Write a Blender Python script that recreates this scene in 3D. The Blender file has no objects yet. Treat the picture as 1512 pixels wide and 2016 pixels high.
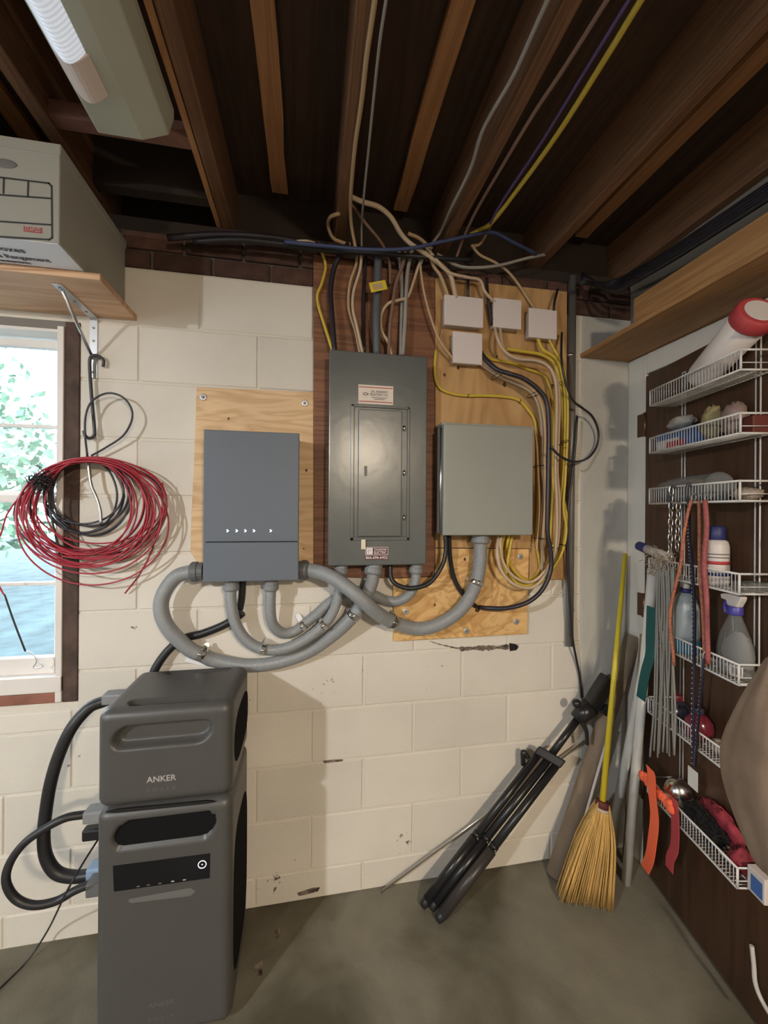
import bpy, bmesh, math, random
from mathutils import Vector, Matrix
random.seed(7)
S = bpy.context.scene
COL = S.collection

# ------------------------------------------------------------------ camera
F = 795.0
CAM = Vector((0.5968, -1.5723, 1.485))
YAW, PITCH, ROLL = 0.18374, 0.00032, 0.006718
_f = Vector((math.sin(YAW)*math.cos(PITCH), math.cos(YAW)*math.cos(PITCH), math.sin(PITCH)))
_r0 = Vector((math.cos(YAW), -math.sin(YAW), 0)); _u0 = _r0.cross(_f)
_r = _r0*math.cos(ROLL)+_u0*math.sin(ROLL); _u = -_r0*math.sin(ROLL)+_u0*math.cos(ROLL)
cd = bpy.data.cameras.new('camera'); cam = bpy.data.objects.new('camera', cd); COL.objects.link(cam)
cam.matrix_world = Matrix(((_r.x,_u.x,-_f.x,CAM.x),(_r.y,_u.y,-_f.y,CAM.y),(_r.z,_u.z,-_f.z,CAM.z),(0,0,0,1)))
cd.sensor_fit = 'VERTICAL'; cd.sensor_height = 36.0; cd.lens = 36.0*F/2016.0; cd.clip_start = 0.02
S.camera = cam

# ------------------------------------------------------------------ world, light, exposure
w = bpy.data.worlds.new('world'); S.world = w; w.use_nodes = True
wn = w.node_tree; bg = wn.nodes['Background']
bg.inputs[0].default_value = (0.80, 0.91, 1.0, 1); bg.inputs[1].default_value = 11.0
S.view_settings.view_transform = 'Standard'; S.view_settings.look = 'None'
S.view_settings.exposure = 0.0; S.view_settings.gamma = 1.0; S.view_settings.use_curve_mapping = False
LAMP_A = (Vector((-1.65, -2.8, 2.30)), 222.0, (0.95, 0.97, 1.0))
LAMP_B = (Vector((1.25, -3.6, 2.28)), 290.0, (1.0, 0.82, 0.62))

# ------------------------------------------------------------------ pixel -> place
def ray(x, y): return _r*((x-756)/F)+_u*((1008-y)/F)+_f
def at(x, y, d=0.0):
    D = ray(x, y); return CAM+D*((-d-CAM.y)/D.y)
def atx(x, y, X):
    D = ray(x, y); return CAM+D*((X-CAM.x)/D.x)
def atz(x, y, Z):
    D = ray(x, y); return CAM+D*((Z-CAM.z)/D.z)
DA = math.radians(11.0)
DV = Vector((-math.sin(DA), -math.cos(DA), 0)); DN = Vector((-math.cos(DA), math.sin(DA), 0)); DH = Vector((1.985, -0.10, 0))
def atd(x, y, off=0.0):
    D = ray(x, y); P0 = DH+DN*off; return CAM+D*((P0-CAM).dot(DN)/D.dot(DN))
def dr(s, z, off): return DH+DV*s+DN*off+Vector((0, 0, z))
def pt(e):
    if len(e) == 3 and not isinstance(e[2], str): return at(*e)
    if e[2] == 'z': return atz(e[0], e[1], e[3])
    if e[2] == 'x': return atx(e[0], e[1], e[3])
    if e[2] == 'r': return atd(e[0], e[1], e[3])
def pts(l, d=None): return [pt(e if len(e) > 2 else (e[0], e[1], d)) for e in l]
def prad(p, wpx): return wpx/2*((p-CAM).dot(_f))/F

VX, VY, VZ = Vector((1, 0, 0)), Vector((0, 1, 0)), Vector((0, 0, 1))
# ------------------------------------------------------------------ materials
M = {}
def mat(name, col, rough=0.6, metal=0.0, vary=0.0, vscale=6.0, bump=0.0, bscale=60.0, spec=0.5, rnd=0.0, emit=None, estr=0.0, col2=None, stretch=(1, 1, 1), alpha=None, trans=0.0):
    m = bpy.data.materials.new(name); m.use_nodes = True; nt = m.node_tree; N = nt.nodes; L = nt.links
    p = N['Principled BSDF']; M[name] = m
    p.inputs['Base Color'].default_value = (*col, 1); p.inputs['Roughness'].default_value = rough
    p.inputs['Metallic'].default_value = metal; p.inputs['Specular IOR Level'].default_value = spec
    if trans: p.inputs['Transmission Weight'].default_value = trans
    if emit: p.inputs['Emission Color'].default_value = (*emit, 1); p.inputs['Emission Strength'].default_value = estr
    if vary or bump or rnd or col2:
        tc = N.new('ShaderNodeTexCoord'); mp = N.new('ShaderNodeMapping'); mp.inputs['Scale'].default_value = stretch
        L.new(tc.outputs['Object'], mp.inputs['Vector'])
    out = None
    if vary or col2:
        nz = N.new('ShaderNodeTexNoise'); nz.inputs['Scale'].default_value = vscale; nz.inputs['Detail'].default_value = 5
        L.new(mp.outputs[0], nz.inputs['Vector'])
        rp = N.new('ShaderNodeValToRGB'); e = rp.color_ramp.elements
        c2 = col2 if col2 else tuple(max(0, c*(1-vary)) for c in col)
        e[0].position = 0.35; e[1].position = 0.65; e[0].color = (*c2, 1); e[1].color = (*col, 1)
        L.new(nz.outputs[0], rp.inputs[0]); out = rp.outputs[0]
    if rnd:
        oi = N.new('ShaderNodeObjectInfo'); mr = N.new('ShaderNodeMapRange')
        mr.inputs['To Min'].default_value = 1-rnd; mr.inputs['To Max'].default_value = 1+rnd
        L.new(oi.outputs['Random'], mr.inputs['Value'])
        mx = N.new('ShaderNodeMix'); mx.data_type = 'RGBA'; mx.blend_type = 'MULTIPLY'; mx.inputs['Factor'].default_value = 1
        cb = N.new('ShaderNodeCombineColor')
        for i in range(3): L.new(mr.outputs[0], cb.inputs[i])
        if out: L.new(out, mx.inputs['A'])
        else: mx.inputs['A'].default_value = (*col, 1)
        L.new(cb.outputs[0], mx.inputs['B']); out = mx.outputs['Result']
    if out: L.new(out, p.inputs['Base Color'])
    if bump:
        nb = N.new('ShaderNodeTexNoise'); nb.inputs['Scale'].default_value = bscale; nb.inputs['Detail'].default_value = 4
        L.new(mp.outputs[0], nb.inputs['Vector'])
        bp = N.new('ShaderNodeBump'); bp.inputs['Strength'].default_value = bump; bp.inputs['Distance'].default_value = 0.01
        L.new(nb.outputs[0], bp.inputs['Height']); L.new(bp.outputs[0], p.inputs['Normal'])
    return m

def wood(name, c1, c2, scale=(3, 40, 40), rough=0.65, dist=2.0, rings=6.0, knots=0.0, rnd=0.0):
    """grain lines along the first axis of `scale` that is small"""
    m = bpy.data.materials.new(name); m.use_nodes = True; nt = m.node_tree; N = nt.nodes; L = nt.links; M[name] = m
    p = N['Principled BSDF']; p.inputs['Roughness'].default_value = rough
    tc = N.new('ShaderNodeTexCoord'); mp = N.new('ShaderNodeMapping'); mp.inputs['Scale'].default_value = scale
    L.new(tc.outputs['Object'], mp.inputs[0])
    n1 = N.new('ShaderNodeTexNoise'); n1.inputs['Scale'].default_value = 1.0; n1.inputs['Detail'].default_value = 3; n1.inputs['Distortion'].default_value = dist
    L.new(mp.outputs[0], n1.inputs['Vector'])
    mu = N.new('ShaderNodeMath'); mu.operation = 'MULTIPLY'; mu.inputs[1].default_value = rings; L.new(n1.outputs[0], mu.inputs[0])
    fr = N.new('ShaderNodeMath'); fr.operation = 'PINGPONG'; fr.inputs[1].default_value = 0.5; L.new(mu.outputs[0], fr.inputs[0])
    rp = N.new('ShaderNodeValToRGB'); e = rp.color_ramp.elements
    e[0].position = 0.0; e[0].color = (*c2, 1); e[1].position = 0.42; e[1].color = (*c1, 1); L.new(fr.outputs[0], rp.inputs[0])
    n2 = N.new('ShaderNodeTexNoise'); n2.inputs['Scale'].default_value = 3.0; n2.inputs['Detail'].default_value = 4; L.new(tc.outputs['Object'], n2.inputs['Vector'])
    mr = N.new('ShaderNodeMapRange'); mr.inputs['To Min'].default_value = 0.72; mr.inputs['To Max'].default_value = 1.25; L.new(n2.outputs[0], mr.inputs[0])
    cb = N.new('ShaderNodeCombineColor')
    for i in range(3): L.new(mr.outputs[0], cb.inputs[i])
    mx = N.new('ShaderNodeMix'); mx.data_type = 'RGBA'; mx.blend_type = 'MULTIPLY'; mx.inputs['Factor'].default_value = 1
    L.new(rp.outputs[0], mx.inputs['A']); L.new(cb.outputs[0], mx.inputs['B']); L.new(mx.outputs['Result'], p.inputs['Base Color'])
    bp = N.new('ShaderNodeBump'); bp.inputs['Strength'].default_value = 0.12; bp.inputs['Distance'].default_value = 0.004
    L.new(fr.outputs[0], bp.inputs['Height']); L.new(bp.outputs[0], p.inputs['Normal'])
    return m

def ribbed(name, col, freq=260.0, strength=0.5, rough=0.4):
    m = mat(name, col, rough); nt = m.node_tree; N = nt.nodes; L = nt.links; p = N['Principled BSDF']
    uv = N.new('ShaderNodeUVMap'); sx = N.new('ShaderNodeSeparateXYZ'); L.new(uv.outputs[0], sx.inputs[0])
    a = N.new('ShaderNodeMath'); a.operation = 'MULTIPLY'; a.inputs[1].default_value = freq*6.283; L.new(sx.outputs[0], a.inputs[0])
    s = N.new('ShaderNodeMath'); s.operation = 'SINE'; L.new(a.outputs[0], s.inputs[0])
    bp = N.new('ShaderNodeBump'); bp.inputs['Strength'].default_value = strength; bp.inputs['Distance'].default_value = 0.001
    L.new(s.outputs[0], bp.inputs['Height']); L.new(bp.outputs[0], p.inputs['Normal'])
    return m

def speckled(name, col, dirt, rough=0.7, rnd=0.05):
    """painted masonry: broad tone changes plus small dark chips"""
    m = bpy.data.materials.new(name); m.use_nodes = True; nt = m.node_tree; N = nt.nodes; L = nt.links; M[name] = m
    p = N['Principled BSDF']; p.inputs['Roughness'].default_value = rough; p.inputs['Specular IOR Level'].default_value = 0.35
    g = N.new('ShaderNodeNewGeometry')
    n1 = N.new('ShaderNodeTexNoise'); n1.inputs['Scale'].default_value = 2.2; n1.inputs['Detail'].default_value = 5; L.new(g.outputs['Position'], n1.inputs['Vector'])
    r1 = N.new('ShaderNodeValToRGB'); e = r1.color_ramp.elements; e[0].position = 0.3; e[1].position = 0.7
    e[0].color = (*[c*0.86 for c in col], 1); e[1].color = (*col, 1); L.new(n1.outputs[0], r1.inputs[0])
    n2 = N.new('ShaderNodeTexNoise'); n2.inputs['Scale'].default_value = 34; n2.inputs['Detail'].default_value = 3; n2.inputs['Roughness'].default_value = 0.65; L.new(g.outputs['Position'], n2.inputs['Vector'])
    n3 = N.new('ShaderNodeTexNoise'); n3.inputs['Scale'].default_value = 3.3; L.new(g.outputs['Position'], n3.inputs['Vector'])
    md = N.new('ShaderNodeMath'); md.operation = 'MULTIPLY'; L.new(n2.outputs[0], md.inputs[0]); L.new(n3.outputs[0], md.inputs[1])
    r2 = N.new('ShaderNodeValToRGB'); e = r2.color_ramp.elements; e[0].position = 0.42; e[1].position = 0.46; e[0].color = (0, 0, 0, 1); e[1].color = (1, 1, 1, 1)
    L.new(md.outputs[0], r2.inputs[0])
    mx = N.new('ShaderNodeMix'); mx.data_type = 'RGBA'; L.new(r2.outputs[0], mx.inputs['Factor']); L.new(r1.outputs[0], mx.inputs['A']); mx.inputs['B'].default_value = (*dirt, 1)
    oi = N.new('ShaderNodeObjectInfo'); mr = N.new('ShaderNodeMapRange'); mr.inputs['To Min'].default_value = 1-rnd; mr.inputs['To Max'].default_value = 1+rnd
    L.new(oi.outputs['Random'], mr.inputs[0]); cb = N.new('ShaderNodeCombineColor')
    for i in range(3): L.new(mr.outputs[0], cb.inputs[i])
    m2 = N.new('ShaderNodeMix'); m2.data_type = 'RGBA'; m2.blend_type = 'MULTIPLY'; m2.inputs['Factor'].default_value = 1
    L.new(mx.outputs['Result'], m2.inputs['A']); L.new(cb.outputs[0], m2.inputs['B']); L.new(m2.outputs['Result'], p.inputs['Base Color'])
    nb = N.new('ShaderNodeTexNoise'); nb.inputs['Scale'].default_value = 120; nb.inputs['Detail'].default_value = 3; L.new(g.outputs['Position'], nb.inputs['Vector'])
    bp = N.new('ShaderNodeBump'); bp.inputs['Strength'].default_value = 0.25; bp.inputs['Distance'].default_value = 0.004; L.new(nb.outputs[0], bp.inputs['Height']); L.new(bp.outputs[0], p.inputs['Normal'])
    return m

def pane_mat(name, tint=(1, 1, 1), gloss=0.08, haze=0.0):
    m = bpy.data.materials.new(name); m.use_nodes = True; nt = m.node_tree; N = nt.nodes; L = nt.links; M[name] = m
    N.remove(N['Principled BSDF']); o = N['Material Output']
    t = N.new('ShaderNodeBsdfTransparent'); t.inputs[0].default_value = (*tint, 1)
    g = N.new('ShaderNodeBsdfGlossy'); g.inputs['Roughness'].default_value = 0.08
    x = N.new('ShaderNodeMixShader'); x.inputs[0].default_value = gloss; L.new(t.outputs[0], x.inputs[1]); L.new(g.outputs[0], x.inputs[2])
    if haze:
        df = N.new('ShaderNodeBsdfDiffuse'); df.inputs[0].default_value = (0.6, 0.62, 0.62, 1)
        y = N.new('ShaderNodeMixShader'); y.inputs[0].default_value = haze; L.new(x.outputs[0], y.inputs[1]); L.new(df.outputs[0], y.inputs[2]); x = y
    L.new(x.outputs[0], o.inputs[0]); return m

speckled('block_paint', (0.74, 0.70, 0.625), (0.13, 0.10, 0.07))
mat('mortar_paint', (0.68, 0.64, 0.56), 0.8, bump=0.3, bscale=80)
mat('parge', (0.52, 0.51, 0.47), 0.75, vary=0.12, vscale=4, bump=0.2, bscale=40)
mat('brick', (0.10, 0.05, 0.036), 0.9, vary=0.4, vscale=20, bump=0.4, bscale=90, rnd=0.35)
mat('brick_mortar', (0.12, 0.10, 0.085), 0.95, bump=0.4, bscale=80)
mat('dark_hole', (0.012, 0.010, 0.008), 0.95)
mat('crumbled', (0.30, 0.23, 0.18), 0.95, vary=0.9, vscale=38, bump=0.6, bscale=120)
mat('casing', (0.66, 0.63, 0.57), 0.55, vary=0.06, vscale=3)
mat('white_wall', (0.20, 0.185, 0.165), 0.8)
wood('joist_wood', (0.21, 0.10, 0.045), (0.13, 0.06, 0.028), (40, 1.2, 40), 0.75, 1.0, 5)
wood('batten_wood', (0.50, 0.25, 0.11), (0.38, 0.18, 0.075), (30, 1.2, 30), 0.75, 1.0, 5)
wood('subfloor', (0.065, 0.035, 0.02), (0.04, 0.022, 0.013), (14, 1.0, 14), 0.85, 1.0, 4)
wood('beam_wood', (0.42, 0.225, 0.09), (0.31, 0.155, 0.058), (24, 1.2, 24), 0.6, 1.0, 5)
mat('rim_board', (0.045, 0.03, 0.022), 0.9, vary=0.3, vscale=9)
wood('ply_pale', (0.74, 0.52, 0.30), (0.60, 0.385, 0.20), (1.6, 5, 11), 0.6, 0.6, 7)
wood('ply_brown', (0.24, 0.105, 0.05), (0.15, 0.06, 0.03), (1.2, 6, 22), 0.6, 0.8, 5)
wood('ply_orange', (0.56, 0.345, 0.15), (0.42, 0.235, 0.09), (5.5, 5, 1.3), 0.6, 0.8, 5)
wood('ply_knotty', (0.72, 0.47, 0.20), (0.53, 0.29, 0.10), (2.6, 5, 5.0), 0.6, 2.5, 6)
wood('shelf_wood', (0.66, 0.42, 0.26), (0.52, 0.30, 0.17), (1.2, 9, 9), 0.6, 0.8, 5)
wood('door_wood', (0.075, 0.034, 0.016), (0.05, 0.022, 0.010), (12, 12, 0.8), 0.45, 0.8, 5)
mat('knot_wood', (0.10, 0.042, 0.018), 0.7)
mat('rust_wood', (0.10, 0.06, 0.045), 0.8, vary=0.5, vscale=14, bump=0.4, bscale=50)
mat('sill_red', (0.30, 0.12, 0.08), 0.7, vary=0.35, vscale=8)
mat('window_white', (0.76, 0.72, 0.68), 0.5, vary=0.06, vscale=5)
pane_mat('glass', (0.93, 0.97, 0.98), 0.06)
mat('inverter_grey', (0.125, 0.148, 0.18), 0.5, spec=0.4)
mat('inverter_side', (0.10, 0.11, 0.125), 0.5)
mat('panel_grey', (0.108, 0.120, 0.118), 0.27, vary=0.1, vscale=5, bump=0.05, bscale=25)
mat('box_grey', (0.30, 0.315, 0.285), 0.42, vary=0.05, vscale=4, bump=0.04, bscale=200)
ribbed('conduit', (0.27, 0.285, 0.295), 230, 0.35, 0.35)
mat('fitting', (0.22, 0.23, 0.24), 0.5)
mat('fitting_dark', (0.12, 0.125, 0.13), 0.5)
mat('chrome', (0.72, 0.70, 0.66), 0.22, 1.0)
mat('steel', (0.50, 0.50, 0.50), 0.35, 1.0)
mat('zinc', (0.62, 0.64, 0.66), 0.4, 0.8)
mat('dull_steel', (0.30, 0.29, 0.28), 0.5, 0.7)
mat('black_rubber', (0.016, 0.016, 0.018), 0.45)
mat('black_sheath', (0.022, 0.018, 0.026), 0.4)
mat('black_plastic', (0.014, 0.014, 0.015), 0.35)
mat('yellow_cable', (0.62, 0.46, 0.06), 0.5)
mat('tan_cable', (0.50, 0.35, 0.20), 0.55)
mat('beige_cable', (0.56, 0.43, 0.30), 0.55)
mat('grey_cable', (0.33, 0.31, 0.28), 0.6)
mat('brown_cable', (0.22, 0.13, 0.09), 0.6)
mat('blue_cable', (0.045, 0.065, 0.16), 0.5)
mat('purple_cable', (0.09, 0.05, 0.16), 0.5)
mat('red_wire', (0.36, 0.018, 0.035), 0.4)
mat('black_wire', (0.035, 0.035, 0.045), 0.4)
mat('plate_white', (0.72, 0.65, 0.64), 0.5)
mat('plate_edge', (0.60, 0.55, 0.53), 0.5)
mat('sticker', (0.74, 0.66, 0.58), 0.6)
mat('sticker_red', (0.45, 0.10, 0.09), 0.6)
mat('sticker_maroon', (0.10, 0.018, 0.028), 0.5)
mat('ink', (0.03, 0.03, 0.03), 0.6)
mat('ink_grey', (0.16, 0.15, 0.15), 0.6)
mat('white_ink', (0.80, 0.76, 0.74), 0.6)
mat('tape', (0.75, 0.68, 0.55), 0.7)
mat('tag_yellow', (0.70, 0.55, 0.03), 0.55)
mat('led', (0.8, 0.85, 1), 0.4, emit=(0.85, 0.9, 1.0), estr=1.6)
mat('station_grey', (0.070, 0.069, 0.066), 0.40, bump=0.04, bscale=700)
mat('station_black', (0.012, 0.012, 0.013), 0.4)
mat('station_vent', (0.010, 0.010, 0.011), 0.95, spec=0.05)
mat('station_screen', (0.006, 0.006, 0.008), 0.15)
mat('logo_grey', (0.42, 0.41, 0.40), 0.5)
mat('logo_dim', (0.13, 0.128, 0.125), 0.5)
mat('plug_daylit_blue', (0.25, 0.36, 0.52), 0.45)  # grey plug; the blue daylight reflected on it is put into its colour
mat('tripod_black', (0.014, 0.014, 0.015), 0.32)
mat('tripod_dark', (0.035, 0.03, 0.028), 0.4)
mat('silver_rod', (0.62, 0.58, 0.50), 0.28, 0.9)
mat('broom_yellow', (0.72, 0.56, 0.035), 0.4)
mat('straw', (0.70, 0.43, 0.13), 0.8, rnd=0.0, vary=0.35, vscale=60, stretch=(1, 1, 0.1))
mat('maroon', (0.10, 0.02, 0.02), 0.7)
mat('card_tube', (0.31, 0.235, 0.165), 0.85, vary=0.25, vscale=8)
mat('pvc', (0.66, 0.64, 0.59), 0.4)
mat('pvc_grey', (0.50, 0.48, 0.45), 0.45)
mat('stick_white', (0.70, 0.66, 0.62), 0.5)
mat('wire_white', (0.66, 0.65, 0.63), 0.4)
mat('hinge', (0.16, 0.09, 0.05), 0.4, 0.7)
mat('carton', (0.33, 0.325, 0.285), 0.75)
mat('carton_white', (0.80, 0.80, 0.84), 0.7)
mat('staple_red', (0.42, 0.045, 0.05), 0.6)
mat('lamp_housing', (0.44, 0.45, 0.37), 0.45)
mat('lamp_cap', (0.70, 0.60, 0.56), 0.5)
ribbed('lamp_lens', (0.80, 0.84, 0.92), 75, 1.0, 0.12)
M['lamp_lens'].node_tree.nodes['Principled BSDF'].inputs['Emission Color'].default_value = (0.80, 0.88, 1.0, 1)
M['lamp_lens'].node_tree.nodes['Principled BSDF'].inputs['Emission Strength'].default_value = 0.45
mat('lamp_glow', (0.9, 0.9, 0.9), 0.5, emit=(1, 0.92, 0.8), estr=6)
mat('shade_metal', (0.25, 0.27, 0.24), 0.5, 0.3)
mat('blocking_red', (0.22, 0.10, 0.07), 0.8, vary=0.3, vscale=12)
mat('foliage', (0.14, 0.24, 0.15), 0.7, vary=0.4, vscale=9)
mat('bark', (0.14, 0.09, 0.06), 0.9)
mat('lawn', (0.055, 0.085, 0.095), 0.9, vary=0.5, vscale=6)
mat('teal', (0.0, 0.085, 0.085), 0.6)
mat('navy', (0.02, 0.025, 0.12), 0.5)
mat('indigo', (0.06, 0.05, 0.30), 0.4)
mat('bottle_white', (0.62, 0.56, 0.53), 0.45)
mat('bottle_blue', (0.05, 0.18, 0.30), 0.4)
mat('bottle_haze', (0.30, 0.34, 0.36), 0.35)
pane_mat('clear_plastic', (0.66, 0.66, 0.64), 0.14, 0.16)
mat('label_grey', (0.17, 0.17, 0.165), 0.6)
mat('bag_clear', (0.42, 0.40, 0.36), 0.35, vary=0.3, vscale=30, bump=0.7, bscale=40)
mat('bag_yellow', (0.30, 0.25, 0.12), 0.5, bump=0.5, bscale=50)
mat('bag_pink', (0.24, 0.17, 0.15), 0.5, bump=0.5, bscale=50)
mat('carton_blue', (0.045, 0.13, 0.36), 0.5)
mat('carton_red', (0.12, 0.022, 0.015), 0.6)
mat('cloth_beige', (0.42, 0.35, 0.28), 0.9, vary=0.3, vscale=30, bump=0.5, bscale=60)
mat('cloth_tan', (0.25, 0.172, 0.118), 0.9, vary=0.25, vscale=9, bump=0.25, bscale=30)
mat('cloth_crimson', (0.34, 0.03, 0.05), 0.8, vary=0.55, vscale=22, bump=0.6, bscale=50)
mat('orange_web', (1.0, 0.17, 0.07), 0.7)
mat('red_web', (0.42, 0.05, 0.06), 0.7)
mat('bungee_orange', (0.46, 0.19, 0.07), 0.7, col2=(0.30, 0.07, 0.075), vscale=130)
mat('bungee_pink', (0.36, 0.10, 0.095), 0.8, vary=0.3, vscale=120)
mat('bungee_navy', (0.014, 0.012, 0.035), 0.7, vary=0.3, vscale=90)
mat('bungee_fleck', (0.60, 0.58, 0.55), 0.7)
mat('grey_string', (0.30, 0.29, 0.26), 0.8)
mat('frayed', (0.50, 0.42, 0.32), 0.9)
mat('maroon_pot', (0.14, 0.018, 0.03), 0.2)
mat('dark_pot', (0.035, 0.03, 0.045), 0.2)
mat('duster', (0.008, 0.008, 0.008), 0.95)
mat('tag_white', (0.72, 0.70, 0.66), 0.6)

def floor_mat():
    m = bpy.data.materials.new('concrete'); m.use_nodes = True; nt = m.node_tree; N = nt.nodes; L = nt.links; M['concrete'] = m
    p = N['Principled BSDF']; p.inputs['Roughness'].default_value = 0.62
    g = N.new('ShaderNodeNewGeometry')
    def nz(s, d=5, dis=0.0):
        n = N.new('ShaderNodeTexNoise'); n.inputs['Scale'].default_value = s; n.inputs['Detail'].default_value = d; n.inputs['Distortion'].default_value = dis
        L.new(g.outputs['Position'], n.inputs['Vector']); return n
    a = nz(1.8, 6, 0.6); r = N.new('ShaderNodeValToRGB'); e = r.color_ramp.elements
    e[0].position = 0.42; e[0].color = (0.075, 0.066, 0.042, 1); e[1].position = 0.60; e[1].color = (0.185, 0.172, 0.130, 1)
    L.new(a.outputs[0], r.inputs[0])
    b = nz(14, 6); mr = N.new('ShaderNodeMapRange'); mr.inputs['To Min'].default_value = 0.8; mr.inputs['To Max'].default_value = 1.2; L.new(b.outputs[0], mr.inputs[0])
    cb = N.new('ShaderNodeCombineColor')
    for i in range(3): L.new(mr.outputs[0], cb.inputs[i])
    mx = N.new('ShaderNodeMix'); mx.data_type = 'RGBA'; mx.blend_type = 'MULTIPLY'; mx.inputs['Factor'].default_value = 1
    L.new(r.outputs[0], mx.inputs['A']); L.new(cb.outputs[0], mx.inputs['B']); L.new(mx.outputs['Result'], p.inputs['Base Color'])
    c = nz(90, 4); bp = N.new('ShaderNodeBump'); bp.inputs['Strength'].default_value = 0.2; bp.inputs['Distance'].default_value = 0.004
    L.new(c.outputs[0], bp.inputs['Height']); L.new(bp.outputs[0], p.inputs['Normal'])
floor_mat()

# ------------------------------------------------------------------ mesh helpers
class MB:
    def __init__(s): s.v = []; s.f = []; s.uv = {}; s.sm = set()
    def add(s, vs, fs, smooth=False, uvs=None):
        b = len(s.v); s.v += [Vector(v) for v in vs]
        for i, f in enumerate(fs):
            if smooth: s.sm.add(len(s.f))
            if uvs: s.uv[len(s.f)] = uvs[i]
            s.f.append([b+k for k in f])
        return s
    def box(s, lo, hi):
        x0, y0, z0 = lo; x1, y1, z1 = hi
        return s.add([(x0,y0,z0),(x1,y0,z0),(x1,y1,z0),(x0,y1,z0),(x0,y0,z1),(x1,y0,z1),(x1,y1,z1),(x0,y1,z1)],
                     [(0,3,2,1),(4,5,6,7),(0,1,5,4),(1,2,6,5),(2,3,7,6),(3,0,4,7)])
    def obox(s, c, ax, ay, az):
        """oriented box: centre and three half-extent vectors"""
        c = Vector(c); vs = [c+ax*i+ay*j+az*k for k in (-1,1) for j in (-1,1) for i in (-1,1)]
        return s.add(vs, [(0,2,3,1),(4,5,7,6),(0,1,5,4),(1,3,7,5),(3,2,6,7),(2,0,4,6)])
    def prism(s, poly, vec):
        n = len(poly); vec = Vector(vec); vs = [Vector(p) for p in poly]+[Vector(p)+vec for p in poly]
        fs = [tuple(range(n))[::-1], tuple(range(n, 2*n))]+[(i, (i+1) % n, n+(i+1) % n, n+i) for i in range(n)]
        return s.add(vs, fs)
    def tube(s, path, r, seg=10, closed=False, caps=True, smooth=6, flat=1.0, up=None):
        P = [Vector(p) for p in path]; n = len(P)
        R = list(r) if hasattr(r, '__len__') else [r]*n
        if smooth and n > 2:
            Q = []; RR = []
            rng = range(n if closed else n-1)
            for i in rng:
                p0 = P[(i-1) % n] if (closed or i > 0) else P[0]*2-P[1]
                p1 = P[i]; p2 = P[(i+1) % n]
                p3 = P[(i+2) % n] if (closed or i+2 < n) else P[-1]*2-P[-2]
                for k in range(smooth):
                    t = k/smooth
                    Q.append(0.5*((2*p1)+(p2-p0)*t+(2*p0-5*p1+4*p2-p3)*t*t+(3*p1-p0-3*p2+p3)*t**3))
                    RR.append(R[i]*(1-t)+R[(i+1) % n]*t)
            if not closed: Q.append(P[-1]); RR.append(R[-1])
            P, R = Q, RR; n = len(P)
        T = []
        for i in range(n):
            a = P[(i-1) % n] if (closed or i > 0) else P[0]; b = P[(i+1) % n] if (closed or i < n-1) else P[-1]
            d = b-a; T.append(d.normalized() if d.length > 1e-9 else Vector((0, 0, 1)))
        t0 = T[0]; ref = Vector(up) if up else (Vector((0, 0, 1)) if abs(t0.z) < 0.9 else Vector((1, 0, 0)))
        nrm = (ref-t0*ref.dot(t0)).normalized(); vs = []; dist = [0.0]
        for i in range(1, n): dist.append(dist[-1]+(P[i]-P[i-1]).length)
        for i in range(n):
            t = T[i]; nrm = (nrm-t*nrm.dot(t))
            nrm = nrm.normalized() if nrm.length > 1e-6 else t.orthogonal().normalized()
            bi = t.cross(nrm)
            for k in range(seg):
                a = 2*math.pi*k/seg; vs.append(P[i]+nrm*(R[i]*math.cos(a)*flat)+bi*(R[i]*math.sin(a)))
        fs = []; uvs = []
        for i in range(n if closed else n-1):
            j = (i+1) % n
            for k in range(seg):
                m = (k+1) % seg; fs.append((i*seg+k, i*seg+m, j*seg+m, j*seg+k))
                u0, u1 = dist[i], dist[j] if j else dist[i]; uvs.append([(u0, k/seg), (u0, (k+1)/seg), (u1, (k+1)/seg), (u1, k/seg)])
        s.add(vs, fs, True, uvs)
        if caps and not closed:
            b = len(s.v)-n*seg
            s.f.append([b+k for k in range(seg)][::-1]); s.f.append([b+(n-1)*seg+k for k in range(seg)])
        return s
    def lathe(s, prof, o, axis, seg=20, smooth=True):
        o = Vector(o); ax = Vector(axis).normalized(); e1 = ax.orthogonal().normalized(); e2 = ax.cross(e1); vs = []
        for r, h in prof:
            for k in range(seg):
                a = 2*math.pi*k/seg; vs.append(o+ax*h+(e1*math.cos(a)+e2*math.sin(a))*max(r, 1e-5))
        n = len(prof); fs = [(i*seg+k, i*seg+(k+1) % seg, (i+1)*seg+(k+1) % seg, (i+1)*seg+k) for i in range(n-1) for k in range(seg)]
        b = len(s.v); s.add(vs, fs, smooth)
        s.f.append([b+k for k in range(seg)][::-1]); s.f.append([b+(n-1)*seg+k for k in range(seg)])
        return s
    def ball(s, c, ax, ay, az, nu=14, nv=9, lump=0.0):
        c = Vector(c); vs = []
        for j in range(nv+1):
            th = math.pi*j/nv
            for i in range(nu):
                ph = 2*math.pi*i/nu; k = 1+random.uniform(-lump, lump)
                vs.append(c+(ax*(math.sin(th)*math.cos(ph))+ay*(math.sin(th)*math.sin(ph))+az*math.cos(th))*k)
        fs = [(j*nu+i, (j+1)*nu+i, (j+1)*nu+(i+1) % nu, j*nu+(i+1) % nu) for j in range(nv) for i in range(nu)]
        return s.add(vs, fs, True)

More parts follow.
